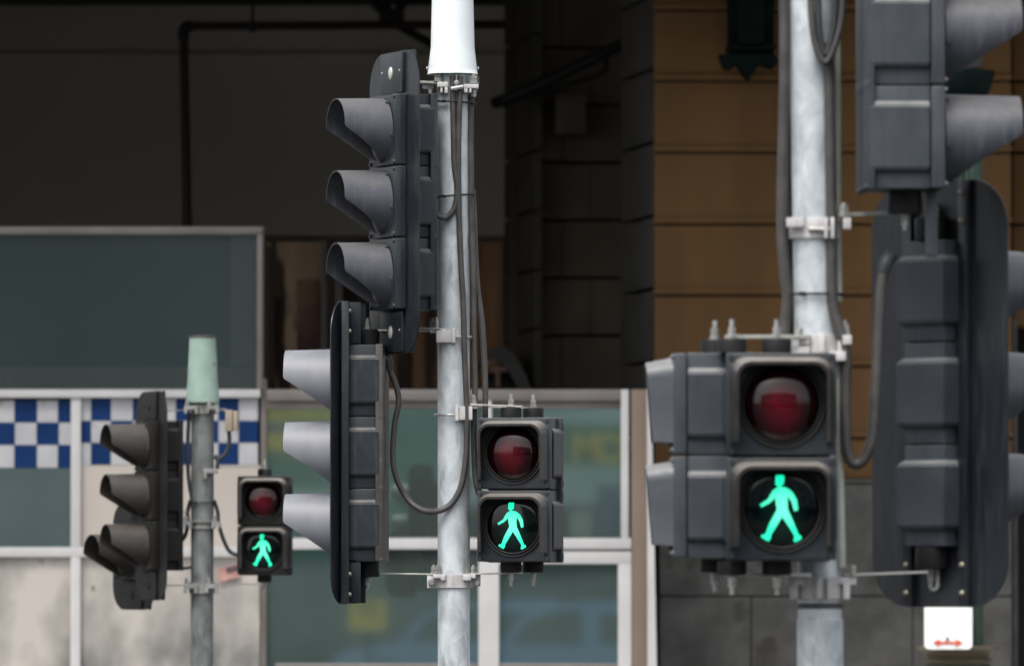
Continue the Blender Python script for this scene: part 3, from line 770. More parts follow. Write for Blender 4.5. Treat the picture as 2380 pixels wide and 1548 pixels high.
# ------------------------------------------------------------------ signal heads
SEC = 0.2515
def sec_mesh(wd, front, back, S, bump=0.016, bw=None):
    """one lantern section: door in front of the board plane, body with a raised bump behind"""
    bm = bmesh.new()
    h = wd / 2
    box(bm, -h, h, -front, -0.003, 0.003, S - 0.003, 0.006)
    for x in (-h + 0.012, h - 0.012):
        for z in (0.012, S - 0.012):
            tube(bm, [(x, -front - 0.006, z), (x, -front + 0.002, z)], 0.007, 8)
    if bw: h = bw / 2 + 0.012
    box(bm, -h + 0.012, h - 0.012, -0.002, back, 0.002, S - 0.002, 0.004)
    # bump: wider block with sloping shoulders
    z0, z1, s = S * 0.20, S * 0.80, 0.014
    a, b = h - 0.012, h - 0.012 + bump
    yb0, yb1 = back, back + bump
    t = bmesh.new()
    lo = [t.verts.new(v) for v in ((-a, 0.0, z0 - s), (a, 0.0, z0 - s), (a, yb0, z0 - s), (-a, yb0, z0 - s))]
    l2 = [t.verts.new(v) for v in ((-b, 0.0, z0), (b, 0.0, z0), (b, yb1, z0), (-b, yb1, z0))]
    l3 = [t.verts.new(v) for v in ((-b, 0.0, z1), (b, 0.0, z1), (b, yb1, z1), (-b, yb1, z1))]
    hi = [t.verts.new(v) for v in ((-a, 0.0, z1 + s), (a, 0.0, z1 + s), (a, yb0, z1 + s), (-a, yb0, z1 + s))]
    t.faces.new(lo[::-1]); t.faces.new(hi)
    for p, q in ((lo, l2), (l2, l3), (l3, hi)):
        for k in range(4): t.faces.new((p[k], p[(k + 1) % 4], q[(k + 1) % 4], q[k]))
    bmesh.ops.bevel(t, geom=list(t.edges), offset=0.003, segments=2, affect='EDGES')
    merge(bm, t)
    return bm

def rim_bm(front, S):
    bm = bmesh.new()
    lathe(bm, [(0.0915, 0.0), (0.0925, 0.010), (0.096, 0.012), (0.099, 0.008), (0.102, 0.007), (0.106, 0.009), (0.109, 0.0)], T(0, -front, S / 2) @ FRONT, 56)
    return bm

def lens_bm(front, S, sag=0.018):
    bm = bmesh.new()
    pr = [(0.0935 * math.sin(k / 10 * PI / 2), 0.001 + sag * math.cos(k / 10 * PI / 2)) for k in range(11)][::-1]
    pr[-1] = (0.0, pr[-1][1])
    lathe(bm, pr, T(0, -front, S / 2) @ FRONT, 48)
    return bm

def visor_bm(front, S, L=0.17, r0=0.112, r1=0.094):
    bm = bmesh.new()
    seg, ns = 72, 10
    def P(phi, y, dr):
        k = y / L
        r = r0 + (r1 - r0) * k - dr
        cz = (r0 - r1) * k * 0.75
        return Vector((r * math.sin(phi), -front - 0.004 - y, S / 2 + cz + r * math.cos(phi)))
    def Len(phi):
        c = math.cos(phi)
        return L if c > -0.06 else 0.012 + (L - 0.012) * ((c + 1) / 0.94)
    outer, inner = [], []
    for i in range(seg):
        phi = 2 * PI * i / seg
        ln = Len(phi)
        outer.append([bm.verts.new(P(phi, ln * j / ns, 0)) for j in range(ns + 1)])
        inner.append([bm.verts.new(P(phi, ln * j / ns, 0.0032)) for j in range(ns + 1)])
    for i in range(seg):
        k = (i + 1) % seg
        for j in range(ns):
            bm.faces.new((outer[i][j], outer[k][j], outer[k][j + 1], outer[i][j + 1]))
            bm.faces.new((inner[i][j], inner[i][j + 1], inner[k][j + 1], inner[k][j]))
        bm.faces.new((outer[i][ns], outer[k][ns], inner[k][ns], inner[i][ns]))
        bm.faces.new((outer[i][0], inner[i][0], inner[k][0], outer[k][0]))
    for a in (35, 100, -35, -100):         # visor fixing screws
        p = P(R(a), 0.006, 0)
        d = Vector((math.sin(R(a)), 0, math.cos(R(a))))
        tube(bm, [p - d * 0.002, p + d * 0.007], 0.005, 8)
    return bm

def board_bm(n, S, wd=0.215, wing=0.13, ext=0.150, bend=0):
    bm = bmesh.new()
    H = n * S
    h = wd / 2
    box(bm, -h, h, -0.002, 0.002, -ext, H + ext, 0)
    box(bm, -h + 0.004, h - 0.004, -0.014, -0.004, H + 0.004, H + ext - 0.006, 0.003)
    box(bm, -h + 0.004, h - 0.004, -0.014, -0.004, -ext + 0.006, -0.004, 0.003)
    for s in (-1, 1):
        poly = []
        rr = 0.12
        for k in range(9):
            a = R(90 * k / 8)
            poly.append((wing - wing * (1 - math.sin(a)), H + ext - rr + rr * math.cos(a)))
        pts = [(0, H + ext)] + [(wing * math.sin(R(90 * k / 8)), H + ext - rr + rr * math.cos(R(90 * k / 8))) for k in range(1, 9)]
        pts += [(wing * math.sin(R(90 * k / 8)), -ext + rr - rr * math.cos(R(90 * k / 8))) for k in range(8, 0, -1)] + [(0, -ext)]
        Mx = T(s * h, 0, 0) @ Matrix.Rotation(R(bend) * s, 4, 'Z') @ Matrix.Scale(s, 4, (1, 0, 0))
        prism(bm, pts, -0.002, 0.002, Mx)
    return bm

def bolt_bm(bm, x, y, z, h=0.05, r=0.006, down=False):
    s = -1 if down else 1
    tube(bm, [(x, y, z), (x, y, z + s * h)], r, 10)
    tube(bm, [(x, y, z + s * 0.001), (x, y, z + s * 0.004)], r * 2.6, 12)
    tube(bm, [(x, y, z + s * 0.005), (x, y, z + s * 0.016)], r * 1.9, 6)
    tube(bm, [(x, y, z + s * 0.018), (x, y, z + s * 0.029)], r * 1.75, 6)

MAN = [(683, 897), (690, 895), (718, 895), (720, 905), (717, 935), (704, 942), (704, 948), (722, 950), (741, 958), (760, 975), (778, 1008), (783, 1053), (768, 1059), (765, 1050), (756, 1018), (737, 988), (735, 1020), (737, 1052), (762, 1108), (786, 1168), (797, 1172), (800, 1184), (775, 1199), (764, 1197), (769, 1172), (735, 1118), (711, 1084), (690, 1118), (660, 1166), (657, 1184), (648, 1197), (614, 1177), (618, 1168), (634, 1166), (655, 1112), (688, 1052), (684, 1030), (679, 990), (672, 1004), (651, 1022), (616, 1040), (609, 1029), (646, 1005), (655, 988), (670, 964), (692, 950), (692, 944), (681, 938)]
def man_bm(front):
    bm = bmesh.new()
    k = 0.0935 / 176
    prism(bm, [((x - 710) * k, -(y - 1048) * k) for x, y in MAN], -front - 0.0125, -front - 0.0105)
    return bm

cache = {}
def get(key, fn, mt, smooth=True):
    k = (key, mt)
    if k not in cache:
        m = finish(fn(), smooth); m.materials.append(M[mt]); cache[k] = m
    return cache[k]

def vehicle_signal(label, px, pyc, Y, psi, n=3, house='house', vis='visor', front=0.045, back=0.10, VL=0.17, board=True, plate=True, S=SEC, sockets=((0, 0.05),), group='traffic signals for vehicles', slots=False, tilt=0, bw=None, bend=0, bmat='board', pmat=None, stiff=0.017, bracket=False):
    c = W(px, pyc, Y)
    t = thing('traffic_signal', label, 'traffic signal', (c.x, c.y, c.z - n * S / 2), R(-psi), group)
    t.rotation_euler.y = R(tilt)
    for i in range(n):
        z = (n - 1 - i) * S
        s = obj('signal_section', get(('sec', front, back, S, bw), lambda: sec_mesh(0.25, front, back, S, bw=bw), house), None, t, (0, 0, z))
        lm = ('red_lens', 'amber_lens', 'green_lens')[i] if n == 3 else 'green_lens'
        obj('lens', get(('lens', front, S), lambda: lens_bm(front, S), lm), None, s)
        obj('visor', get(('vis', front, S, VL), lambda: visor_bm(front, S, VL), vis), None, s)
    if board:
        obj('backing_board', get(('board', n, S, bend), lambda: board_bm(n, S, bend=bend), bmat), None, t)
        for s_ in (-1, 1):
            def ch():
                bm = bmesh.new(); x0 = s_ * (0.128 if not bw else bw / 2 + 0.012)
                box(bm, min(x0, x0 + s_ * 0.032), max(x0, x0 + s_ * 0.032), 0.003, 0.003 + stiff, -0.148, n * S + 0.148, 0.003)
                return bm
            obj('stiffener', get(('stiff', n, S, s_, stiff, bw), ch, bmat), None, t)
        def rv():
            bm = bmesh.new(); lathe(bm, [(0, -0.010), (0.004, -0.009), (0.0075, -0.005), (0.008, 0)], FRONT @ Matrix.Identity(4), 12); return bm
        rx = 0.144 if not bw else bw / 2 + 0.028
        for zz in (-0.115, -0.045, n * S + 0.045, n * S + 0.115):
            for x in ((-rx, rx) if (bracket or slots) else ()):
                obj('rivet', get('rivet', rv, 'brass' if bmat == 'board' else bmat), None, t, (x, 0.003 + stiff, zz))
        if bracket:
            for z0 in (n * S + 0.004, -0.146):
                def br():
                    bm = bmesh.new()
                    for x in (-0.10, 0.096): box(bm, x, x + 0.004, 0.003, 0.065, 0, 0.142, 0.001)
                    box(bm, -0.10, 0.10, 0.003, 0.006, 0, 0.142, 0.001)
                    return bm
                obj('mounting_bracket', get('bracket', br, bmat), None, t, (0, 0, z0))
        for zz in (-0.075, n * S + 0.075):
            def bt():
                bm = bmesh.new()
                lathe(bm, [(0, 0.022), (0.008, 0.021), (0.014, 0.018), (0.0155, 0.013)], FRONT @ Matrix.Identity(4), 20)
                return bm
            o = obj('cap_button', get('button', bt, 'steel_bar' if bmat == 'board' else bmat), None, t, (0, 0, zz)); o.scale.z = 1.5
            for x in (-0.085, 0.085):
                def sr():
                    bm = bmesh.new(); lathe(bm, [(0, 0.018), (0.004, 0.017), (0.005, 0.013)], FRONT @ Matrix.Identity(4), 10); return bm
                obj('screw', get('screw', sr, 'bolt' if bmat == 'board' else bmat), None, t, (x, 0, zz + 0.005))
    if plate:
        def pl():
            bm = bmesh.new(); box(bm, -0.128, 0.128, back + 0.0005, back + 0.026, 0.0, n * S, 0.003)
            for z in [S * k for k in range(n + 1)]:
                box(bm, -0.1285, 0.1285, back + 0.012, back + 0.027, max(0, z - 0.012), min(n * S, z + 0.012), 0.003)
            return bm
        obj('back_plate', get(('pl', n, back, S), pl, pmat or house), None, t)
    for x, y in sockets:
        for up in (0, 1):
            def so():
                bm = bmesh.new(); z = n * S if up else 0
                lathe(bm, [(0, 0.055), (0.040, 0.055), (0.042, 0.050), (0.040, 0.0), (0, 0)], T(x, y, z) @ (Matrix.Identity(4) if up else Matrix.Rotation(PI, 4, 'X')), 24)
                return bm
            obj('mounting_socket', get(('so', n, S, x, y, up), so, 'black'), None, t)
            def bo():
                bm = bmesh.new(); bolt_bm(bm, x, y, n * S + 0.055 if up else -0.055, 0.04, 0.006, not up); return bm
            obj('bolt', get(('bo', n, S, x, y, up), bo, 'bolt'), None, t)
    if slots:
        for zz in (-0.075, n * S + 0.06):
            def sl_():
                bm = bmesh.new()
                pts = [(0.013 * math.cos(a), 0.009, 0.03 * math.copysign(1, math.sin(a)) * 0.6 + 0.013 * math.sin(a)) for a in [R(q) for q in range(0, 360, 20)]]
                pts.append(pts[0]); tube(bm, pts, 0.005, 8, cap=False); return bm
            obj('slotted_bracket', get(('slot',), sl_, 'white_mark'), None, t, (0.012, 0, zz))
    return t

def hood_bm(front, S, wd, D0=0.068, D1=0.050):
    """square rounded hood: top and two sides, open below, flaring towards the door"""
    bm = bmesh.new()
    h = wd / 2
    def path(hw, top, bot, r):
        pts = [(-hw, bot)]
        for k in range(9):
            a = R(180 - 90 * k / 8); pts.append((-hw + r + r * math.cos(a), top - r + r * math.sin(a)))
        for k in range(9):
            a = R(90 - 90 * k / 8); pts.append((hw - r + r * math.cos(a), top - r + r * math.sin(a)))
        pts.append((hw, bot))
        return pts
    top, bot = S - 0.018, 0.035
    o0 = path(h - 0.006, top + 0.006, bot - 0.004, 0.045)       # outer at the door
    o1 = path(h - 0.019, top - 0.007, bot, 0.040)               # outer at the rim
    i1 = path(h - 0.027, top - 0.015, bot, 0.034)
    i0 = path(h - 0.024, top - 0.012, bot, 0.034)
    def yy(z): return -front - (D1 + (D0 - D1) * (z - bot) / (top - bot))
    rings = []
    for pth, fr in ((o0, 0), (o1, 1), (i1, 1), (i0, 0)):
        rings.append([bm.verts.new((x, yy(z) if fr else -front + 0.001, z)) for x, z in pth])
    for a, b in zip(rings, rings[1:]):
        for k in range(len(a) - 1): bm.faces.new((a[k], a[k + 1], b[k + 1], b[k]))
    for e in (0, -1):
        bm.faces.new([r[e] for r in rings])
    bmesh.ops.bevel(bm, geom=[e for e in bm.edges if e.is_manifold and e.calc_face_angle(0) > 0.9], offset=0.0025, segments=2, affect='EDGES')
    return bm

def ped_signal(label, px, pyc, Y, psi, S=SEC, wd=0.262, house='house', hood='hood', front=0.035, back=0.13, sockets=((-0.03, 0.05), (0.03, 0.13)), group='pedestrian signals', plate=True):
    c = W(px, pyc, Y)
    t = thing('pedestrian_signal', label, 'pedestrian signal', (c.x, c.y, c.z - S), R(-psi), group)
    for i in range(2):
        s = obj('signal_section', get(('psec', front, back, S, wd), lambda: sec_mesh(wd, front, back, S), house), None, t, (0, 0, (1 - i) * S))
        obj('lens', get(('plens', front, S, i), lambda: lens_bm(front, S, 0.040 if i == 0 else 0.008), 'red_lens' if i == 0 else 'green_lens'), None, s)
        obj('lens_rim', get(('rim', front, S), lambda: rim_bm(front, S), 'black'), None, s)
        obj('hood', get(('hood', front, S, wd), lambda: hood_bm(front, S, wd), hood), None, s)
        if i == 1:
            o = obj('walking_figure', get(('man', front), lambda: man_bm(front), 'man', False), None, s, (0, 0, S / 2))
            o['label'] = 'lit green walking figure'
    if plate:
        def pl():
            bm = bmesh.new(); box(bm, -0.132, 0.132, back + 0.0005, back + 0.026, 0.0, 2 * S, 0.003)
            for z in (0.02, S - 0.02, S + 0.025, 2 * S - 0.03):
                box(bm, -0.134, 0.134, back + 0.011, back + 0.024, z - 0.015, z + 0.015, 0.002)
            return bm
        obj('back_plate', get(('ppl', back, S), pl, 'house'), None, t)
    for x, y in sockets:
        for up in (0, 1):
            def so():
                bm = bmesh.new(); z = 2 * S if up else 0
                lathe(bm, [(0, 0.034), (0.034, 0.034), (0.036, 0.03), (0.036, 0.0), (0, 0)], T(x, y, z) @ (Matrix.Identity(4) if up else Matrix.Rotation(PI, 4, 'X')), 24)
                return bm
            obj('mounting_socket', get(('pso', S, x, y, up), so, 'black'), None, t)
            def bo():
                bm = bmesh.new(); bolt_bm(bm, x, y, 2 * S + 0.034 if up else -0.034, 0.048, 0.006, not up); return bm
            obj('bolt', get(('pbo', S, x, y, up), bo, 'bolt'), None, t)
    return t

# centre pole
vehicle_signal('black three light signal with dark visors, high on the left of the centre pole', 917, 472, 24.95, 68, back=0.085, S=0.2500, sockets=())
vehicle_signal('three light signal with pale visors seen from behind, below and left on the centre pole', 801, 1053, 25.0, 94, vis='visor_pale', front=0.02, back=0.118, VL=0.182, bend=-12, stiff=0.026, pmat='strip', bracket=True, sockets=((0, 0.08),), S=0.2500)
ped_signal('sharp pedestrian signal with walking figure lit, right of the centre pole', 1199, 1138, 24.9, 14, S=0.2515)
# left pole
vehicle_signal('distant dusty black three light signal, left of the short left pole', 352, 1152, 36.3, 68, VL=0.195, house='house_warm', vis='visor_warm', bmat='board_warm', S=0.2515, plate=True, sockets=())
vehicle_signal('distant single turn signal tucked behind the left black signal', 312, 1291, 36.75, 60, n=1, VL=0.195, house='house_warm', vis='visor_warm', bmat='board_warm', S=0.2515, plate=False, sockets=())
ped_signal('small distant pedestrian signal with walking figure lit, beside the checked kiosk', 613, 1221, 36.3, 3, house='house_warm', sockets=((0.0, 0.05),))
# right pole
ped_signal('large blurred pedestrian signal with walking figure lit, on the front of the right pole', 1814, 1061, 17.55, -2, S=0.2550, wd=0.268, sockets=((-0.115, 0.06), (-0.005, 0.06)))
ped_signal('blue grey pedestrian signal seen side on, left behind the large pedestrian signal', 1596, 1060, 17.75, 90, S=0.2530, house='house_blue', hood='hood_blue', sockets=((0, 0.07),))
vehicle_signal('blue grey signal seen side on, cut by the top edge right of the right pole', 2150, 86, 17.7, -92, house='house_blue', vis='visor', front=0.038, back=0.135, VL=0.19, board=False, S=0.2550, sockets=((0, 0.05),))
vehicle_signal('three light signal on a wide rounded black board seen from behind, at the right edge', 2184, 915, 17.95, -132, house='house_blue', vis='visor', front=0.09, back=0.055, VL=0.19, S=0.2550, plate=False, sockets=((0, 0.03),), slots=True, bw=0.14)

r3 = bpy.data.objects['traffic_signal.004'] if 'traffic_signal.004' in bpy.data.objects else None
if r3:
    bm = bmesh.new(); box(bm, -0.03, 0.03, -0.028, -0.002, -0.16, 0.0, 0.003)
    obj('bracket_plate', bm, M['house_blue'], r3, shift=False)
# ------------------------------------------------------------------ poles with clamps, arms and cables
def pole(label, cx0, cy0, cx1, cy1, Y, r, mt, top_py):
    a, b = W(cx0, cy0, Y), W(cx1, cy1, Y)
    d = (b - a)
    base = a + d * ((0.0 - a.z) / d.z)
    top = a + d * ((Z(top_py, Y) - a.z) / d.z)
    t = thing('signal_pole', label, 'pole', tuple(base), 0, 'steel poles carrying the signals')
    bm = bmesh.new(); tube(bm, [base + (top - base) * k / 12 for k in range(13)], r, 48)
    obj('shaft', bm, M[mt], t)
    t['ax'] = 0
    return t, (lambda py: a + d * ((Z(py, Y) - a.z) / d.z))
def cable(root, pts, Y, r, mt='cable', name='cable'):
    bm = bmesh.new()
    tube(bm, spline([W(p[0], p[1], Y if len(p) < 3 else p[2]) for p in pts], 7), r, 12)
    return obj(name, bm, M[mt], root)
def tie(root, axis, py, r, x_off=0, tilt=0.0, sx=1.0):
    c = axis(py)
    bm = bmesh.new()
    pts = [c + Vector((x_off + r * sx * math.cos(a), r * math.sin(a), tilt * math.cos(a))) for a in [R(q) for q in range(0, 361, 12)]]
    tube(bm, pts, 0.0035, 6, cap=False)
    box(bm, pts[20].x - 0.008, pts[20].x + 0.008, pts[20].y - 0.006, pts[20].y + 0.004, pts[20].z - 0.005, pts[20].z + 0.005, 0.001)
    return obj('cable_tie', bm, M['black'], root)
def clampring(root, c, r, h, mt, ears=(), name='clamp'):
    """band round a pole; ears: (angle side x0,x1, z0,z1) blocks"""
    bm = bmesh.new()
    lathe(bm, [(r, 0), (r + 0.008, 0.001), (r + 0.008, h - 0.001), (r, h)], T(c.x, c.y, c.z), 48)
    for x0, x1, y0, y1, z0, z1 in ears:
        box(bm, c.x + x0, c.x + x1, c.y + y0, c.y + y1, c.z + z0, c.z + z1, 0.003)
    return obj(name, bm, M[mt], root)
def bolts(root, lst, mt='bolt'):
    for (p, h, r, down) in lst:
        bm = bmesh.new(); bolt_bm(bm, p.x, p.y, p.z, h, r, down); obj('bolt', bm, M[mt], root)
def arm(root, a, b, wdt=0.04, th=0.006, mt='steel_bar'):
    a, b = Vector(a), Vector(b)
    d = (b - a); L = d.length
    q = d.to_track_quat('X', 'Z').to_matrix().to_4x4()
    bm = bmesh.new(); box(bm, 0, L, -wdt / 2, wdt / 2, -th / 2, th / 2, 0.001, Matrix.Translation(a) @ q)
    return obj('bracket_arm', bm, M[mt], root)

# centre
YC = 25.0
pc, ax = pole('sharp galvanised pole with blown white cap, in the centre of the photo', 1055, 1548, 1054, 200, YC, 0.0562, 'galv', 150)
def cap(root, prof, Y, axis, mt):
    c = axis(prof[0][1])
    bm = bmesh.new()
    lathe(bm, [(r, Z(py, Y) - c.z) for r, py in prof], T(c.x, c.y, c.z), 64)
    return obj('pole_cap', bm, M[mt], root)
bm = bmesh.new()
c0 = W(1052, 173, YC)
zz = lambda py: Z(py, YC) - c0.z
lathe(bm, [(0.083, zz(170)), (0.089, zz(173.5)), (0.0865, zz(171)), (0.085, zz(160)), (0.0785, zz(123)), (0.0765, zz(112)), (0.0725, zz(0)), (0.069, zz(-120)), (0.060, zz(-135)), (0, zz(-138))], T(c0.x, c0.y, c0.z), 64)
obj('pole_cap', bm, M['cap_white'], pc)
for sx in (-1, 1):
    bm = bmesh.new(); lathe(bm, [(0, 0.006), (0.006, 0.004), (0.007, 0)], T(c0.x + sx * 0.087, c0.y, zz(160) + c0.z) @ Matrix.Rotation(sx * PI / 2, 4, 'Y'), 12); obj('screw', bm, M['bolt'], pc)
# top clamp under the cap
c = ax(209); 
bm = bmesh.new(); lathe(bm, [(0.0565, 0), (0.060, 0.002), (0.060, 0.058), (0.0565, 0.060)], T(c.x, c.y, c.z), 48); obj('clamp_sleeve', bm, M['galv'], pc)
def xz(px, py, Y=YC): 
    p = W(px, py, Y); return p.x, p.z
def frontbox(root, name, mt, x0, x1, y0, y1, Y, th, bev=0.003):
    bm = bmesh.new(); a = W(x0, y1, Y); b = W(x1, y0, Y); box(bm, a.x, b.x, Y, Y + th, a.z, b.z, bev); return obj(name, bm, M[mt], root)
frontbox(pc, 'clamp_lug', 'clamp', 1016, 1041, 191, 203, YC - 0.075, 0.06)
frontbox(pc, 'clamp_lug', 'clamp', 1033, 1041, 203, 217, YC - 0.075, 0.03)
frontbox(pc, 'clamp_lug', 'clamp', 1023, 1029, 203, 216, YC - 0.072, 0.03)
frontbox(pc, 'clamp_lug', 'clamp', 1078, 1112, 196, 206, YC - 0.075, 0.06)
frontbox(pc, 'clamp_lug', 'clamp', 1078, 1087, 206, 216, YC - 0.075, 0.03)
frontbox(pc, 'clamp_lug', 'clamp', 1091, 1096, 206, 216, YC - 0.075, 0.03)
frontbox(pc, 'clamp_lug', 'clamp', 982, 1008, 194, 206, YC - 0.03, 0.05)
frontbox(pc, 'clamp_lug', 'clamp', 996, 1004, 206, 218, YC - 0.03, 0.03)
bm = bmesh.new(); a = W(1048, 207, YC - 0.085); b = W(1077, 202, YC - 0.085); tube(bm, [a, b], 0.0075, 6); obj('tie_bar', bm, M['clamp'], pc)
bm = bmesh.new(); tube(bm, [W(1061, 173, YC - 0.08), W(1061, 210, YC - 0.08)], 0.0028, 8); lathe(bm, [(0, 0.01), (0.0085, 0.008), (0.0095, 0)], T(*W(1061, 193, YC - 0.08)) @ FRONT, 16); obj('hook_bolt', bm, M['bolt'], pc)
bolts(pc, [(W(1018, 191, YC - 0.05), 0.035, 0.0075, False), (W(1101, 196, YC - 0.05), 0.035, 0.0075, False), (W(1101, 206, YC - 0.05), 0.02, 0.006, True)])
arm(pc, W(970, 191, YC - 0.01), W(1031, 194, YC - 0.05), 0.045, 0.008)
# mid clamp (left)
frontbox(pc, 'clamp_lug', 'clamp', 1014, 1057, 768, 796, YC - 0.066, 0.05)
frontbox(pc, 'clamp_flange', 'clamp', 1049, 1059, 764, 797, YC - 0.078, 0.03)
frontbox(pc, 'clamp_lug', 'clamp', 999, 1052, 764, 773, YC - 0.05, 0.05)
bm = bmesh.new(); tube(bm, spline([W(1054, 783, YC - 0.07), W(1088, 784, YC - 0.055), W(1096, 784, YC - 0.02), W(1097, 784, YC + 0.02)]), 0.005, 8); obj('strap_bolt', bm, M['bolt'], pc)
bolts(pc, [(W(1005, 764, YC - 0.03), 0.036, 0.006, False), (W(1014, 764, YC - 0.045), 0.04, 0.006, False)])
arm(pc, W(965, 763, YC - 0.01), W(1028, 765, YC - 0.045), 0.05, 0.006)
arm(pc, W(838, 768, YC + 0.0), W(1000, 769, YC), 0.05, 0.005)
# clamp carrying the pedestrian signal, top
frontbox(pc, 'clamp_lug', 'clamp', 1059, 1098, 944, 976, YC - 0.074, 0.05)
frontbox(pc, 'clamp_flange', 'clamp', 1058, 1066, 941, 978, YC - 0.085, 0.03)
frontbox(pc, 'clamp_lug', 'clamp', 1090, 1110, 940, 950, YC - 0.06, 0.05)
bm = bmesh.new(); tube(bm, spline([W(1060, 964, YC - 0.075), W(1040, 964, YC - 0.075), W(1016, 964, YC - 0.045), W(1011, 964, YC)]), 0.0045, 8); obj('strap_bolt', bm, M['bolt'], pc)
bolts(pc, [(W(1100, 940, YC - 0.05), 0.035, 0.006, False)])
arm(pc, W(1092, 940, YC - 0.045), W(1215, 945, YC - 0.06), 0.04, 0.005)
arm(pc, W(1095, 944, YC + 0.03), W(1240, 949, YC + 0.06), 0.035, 0.005)
# bottom clamp: wide white band with two ears
c = ax(1366)
clampring(pc, c, 0.0565, 0.046, 'clamp', ears=((-0.093, -0.045, -0.032, -0.018, 0, 0.048), (0.045, 0.093, -0.032, -0.018, 0.006, 0.048),
    (-0.072, -0.028, -0.066, -0.03, 0.034, 0.048), (-0.045, -0.028, -0.07, -0.04, 0.026, 0.046), (0.032, 0.076, -0.066, -0.03, 0.034, 0.048), (0.032, 0.060, -0.07, -0.04, 0.026, 0.046)))
for dx in (-0.077, 0.080):
    bm = bmesh.new(); lathe(bm, [(0, 0.012), (0.0085, 0.012), (0.0100, 0.009), (0.0100, 0.0), (0.013, 0.0), (0.013, -0.003)], T(c.x + dx, c.y - 0.034, c.z + 0.018) @ FRONT, 20); obj('bolt', bm, M['bolt'], pc)
bolts(pc, [(W(1008, 1336, YC + 0.01), 0.036, 0.006, False), (W(1017, 1336, YC - 0.04), 0.034, 0.007, False), (W(1101, 1336, YC - 0.04), 0.036, 0.006, False)])
arm(pc, W(862, 1332, YC + 0.02), W(1020, 1334, YC - 0.02), 0.04, 0.005)
arm(pc, W(1085, 1334, YC - 0.03), W(1215, 1331, YC - 0.04), 0.04, 0.005)
# cables
CR = 0.0104
YK = YC - 0.066
cable(pc, [(1052, 178), (1052, 215), (1054, 300), (1056, 380), (1062, 430), (1062, 458), (1054, 488), (1036, 506), (1016, 500), (1004, 482, YC - 0.02), (996, 470, YC)], YK, CR)
cable(pc, [(1070, 178), (1069, 215), (1066, 300), (1065, 400), (1066, 457), (1068, 534), (1072, 626), (1077, 719), (1079, 811), (1082, 880), (1085, 950), (1085, 1020), (1082, 1075), (1071, 1132), (1049, 1170), (1019, 1187, YK), (984, 1186, YC - 0.03), (950, 1163, YC - 0.0), (922, 1112, YC), (913, 1059, YC), (918, 983, YC), (927, 933, YC), (919, 892, YC), (907, 862, YC), (904, 840, YC)], YK, CR)
cable(pc, [(1107, 178, YC - 0.03), (1106, 200, YC - 0.03), (1096, 228), (1094, 320), (1095, 420), (1094, 457), (1096, 534), (1100, 626), (1101, 719), (1102, 811), (1104, 900), (1101, 990), (1104, 1096), (1112, 1142), (1124, 1170, YC + 0.02)], YC - 0.02, CR)
cable(pc, [(1098, 440), (1101, 490), (1105, 596), (1110, 673), (1120, 749), (1126, 842), (1128, 915), (1128, 980), (1130, 1020)], YC - 0.0, CR)
bm = bmesh.new(); tube(bm, spline([W(892, 838, YC), W(900, 834, YC), W(904, 842, YC), W(904, 860, YC)]), 0.0155, 14); obj('cable_gland', bm, M['cable_dark'], pc)
tie(pc, ax, 240, 0.074, 0.004, -0.004)
tie(pc, ax, 457, 0.072, 0.002, 0.006)
tie(pc, ax, 785, 0.064, 0.006, 0.0)

# left pole
YL = 36.3
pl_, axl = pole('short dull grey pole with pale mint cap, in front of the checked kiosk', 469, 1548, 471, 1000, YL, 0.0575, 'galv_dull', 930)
c0 = W(471, 935, YL); zl = lambda py: Z(py, YL) - c0.z
bm = bmesh.new(); lathe(bm, [(0.078, zl(938)), (0.085, zl(935)), (0.083, zl(925)), (0.080, zl(899)), (0.078, zl(895)), (0.067, zl(788)), (0.066, zl(784)), (0.06, zl(783)), (0, zl(783))], T(c0.x, c0.y, c0.z), 48)
obj('pole_cap', bm, M['cap_mint'], pl_)
bm = bmesh.new(); lathe(bm, [(0.066, zl(787)), (0.0685, zl(786)), (0.067, zl(781)), (0.05, zl(780)), (0, zl(780))], T(c0.x, c0.y, c0.z), 48); obj('cap_lid', bm, M['strip'], pl_)
def clus(root, axis, py, h, r, mt, lugs=((-0.09, -0.02), (0.02, 0.085))):
    c = axis(py + h)
    H = (Z(py, 0.001) if False else 0)
    hh = abs(W(0, py, c.y).z - W(0, py + h, c.y).z)
    clampring(root, c, r + 0.001, hh, mt, ears=[(a, b, -0.085, -0.05, hh * 0.45, hh * 0.85) for a, b in lugs] + [(a, a + 0.016, -0.087, -0.05, hh * 0.05, hh * 0.5) for a, b in lugs] + [(b - 0.016, b, -0.087, -0.05, 0.0, hh * 0.5) for a, b in lugs])
    bolts(root, [(c + Vector((a + 0.015, -0.07, hh * 0.86)), 0.03, 0.006, False) for a, b in lugs])
clus(pl_, axl, 941, 22, 0.0575, 'clamp_dull')
clus(pl_, axl, 1353, 26, 0.0575, 'clamp_dull')
clus(pl_, axl, 1209, 20, 0.0575, 'clamp_dull', ((-0.095, -0.05), (0.05, 0.095)))
frontbox(pl_, 'clamp_lug', 'clamp_dull', 473, 506, 1089, 1100, YL - 0.08, 0.05)
frontbox(pl_, 'clamp_lug', 'clamp_dull', 473, 481, 1096, 1113, YL - 0.085, 0.04)
bm = bmesh.new(); box(bm, *(lambda a, b: (a.x, b.x, YL - 0.05, YL + 0.06, a.z, b.z))(W(524, 1003, YL), W(541, 953, YL)), 0.006); obj('control_box', bm, M['beige_box'], pl_)
bm = bmesh.new(); box(bm, *(lambda a, b: (a.x, b.x, YL - 0.045, YL + 0.055, a.z, b.z))(W(542, 1000, YL), W(553, 955, YL)), 0.006); obj('box_lid', bm, M['beige_box'], pl_)
arm(pl_, W(500, 952, YL), W(526, 952, YL), 0.03, 0.012, 'clamp_dull')
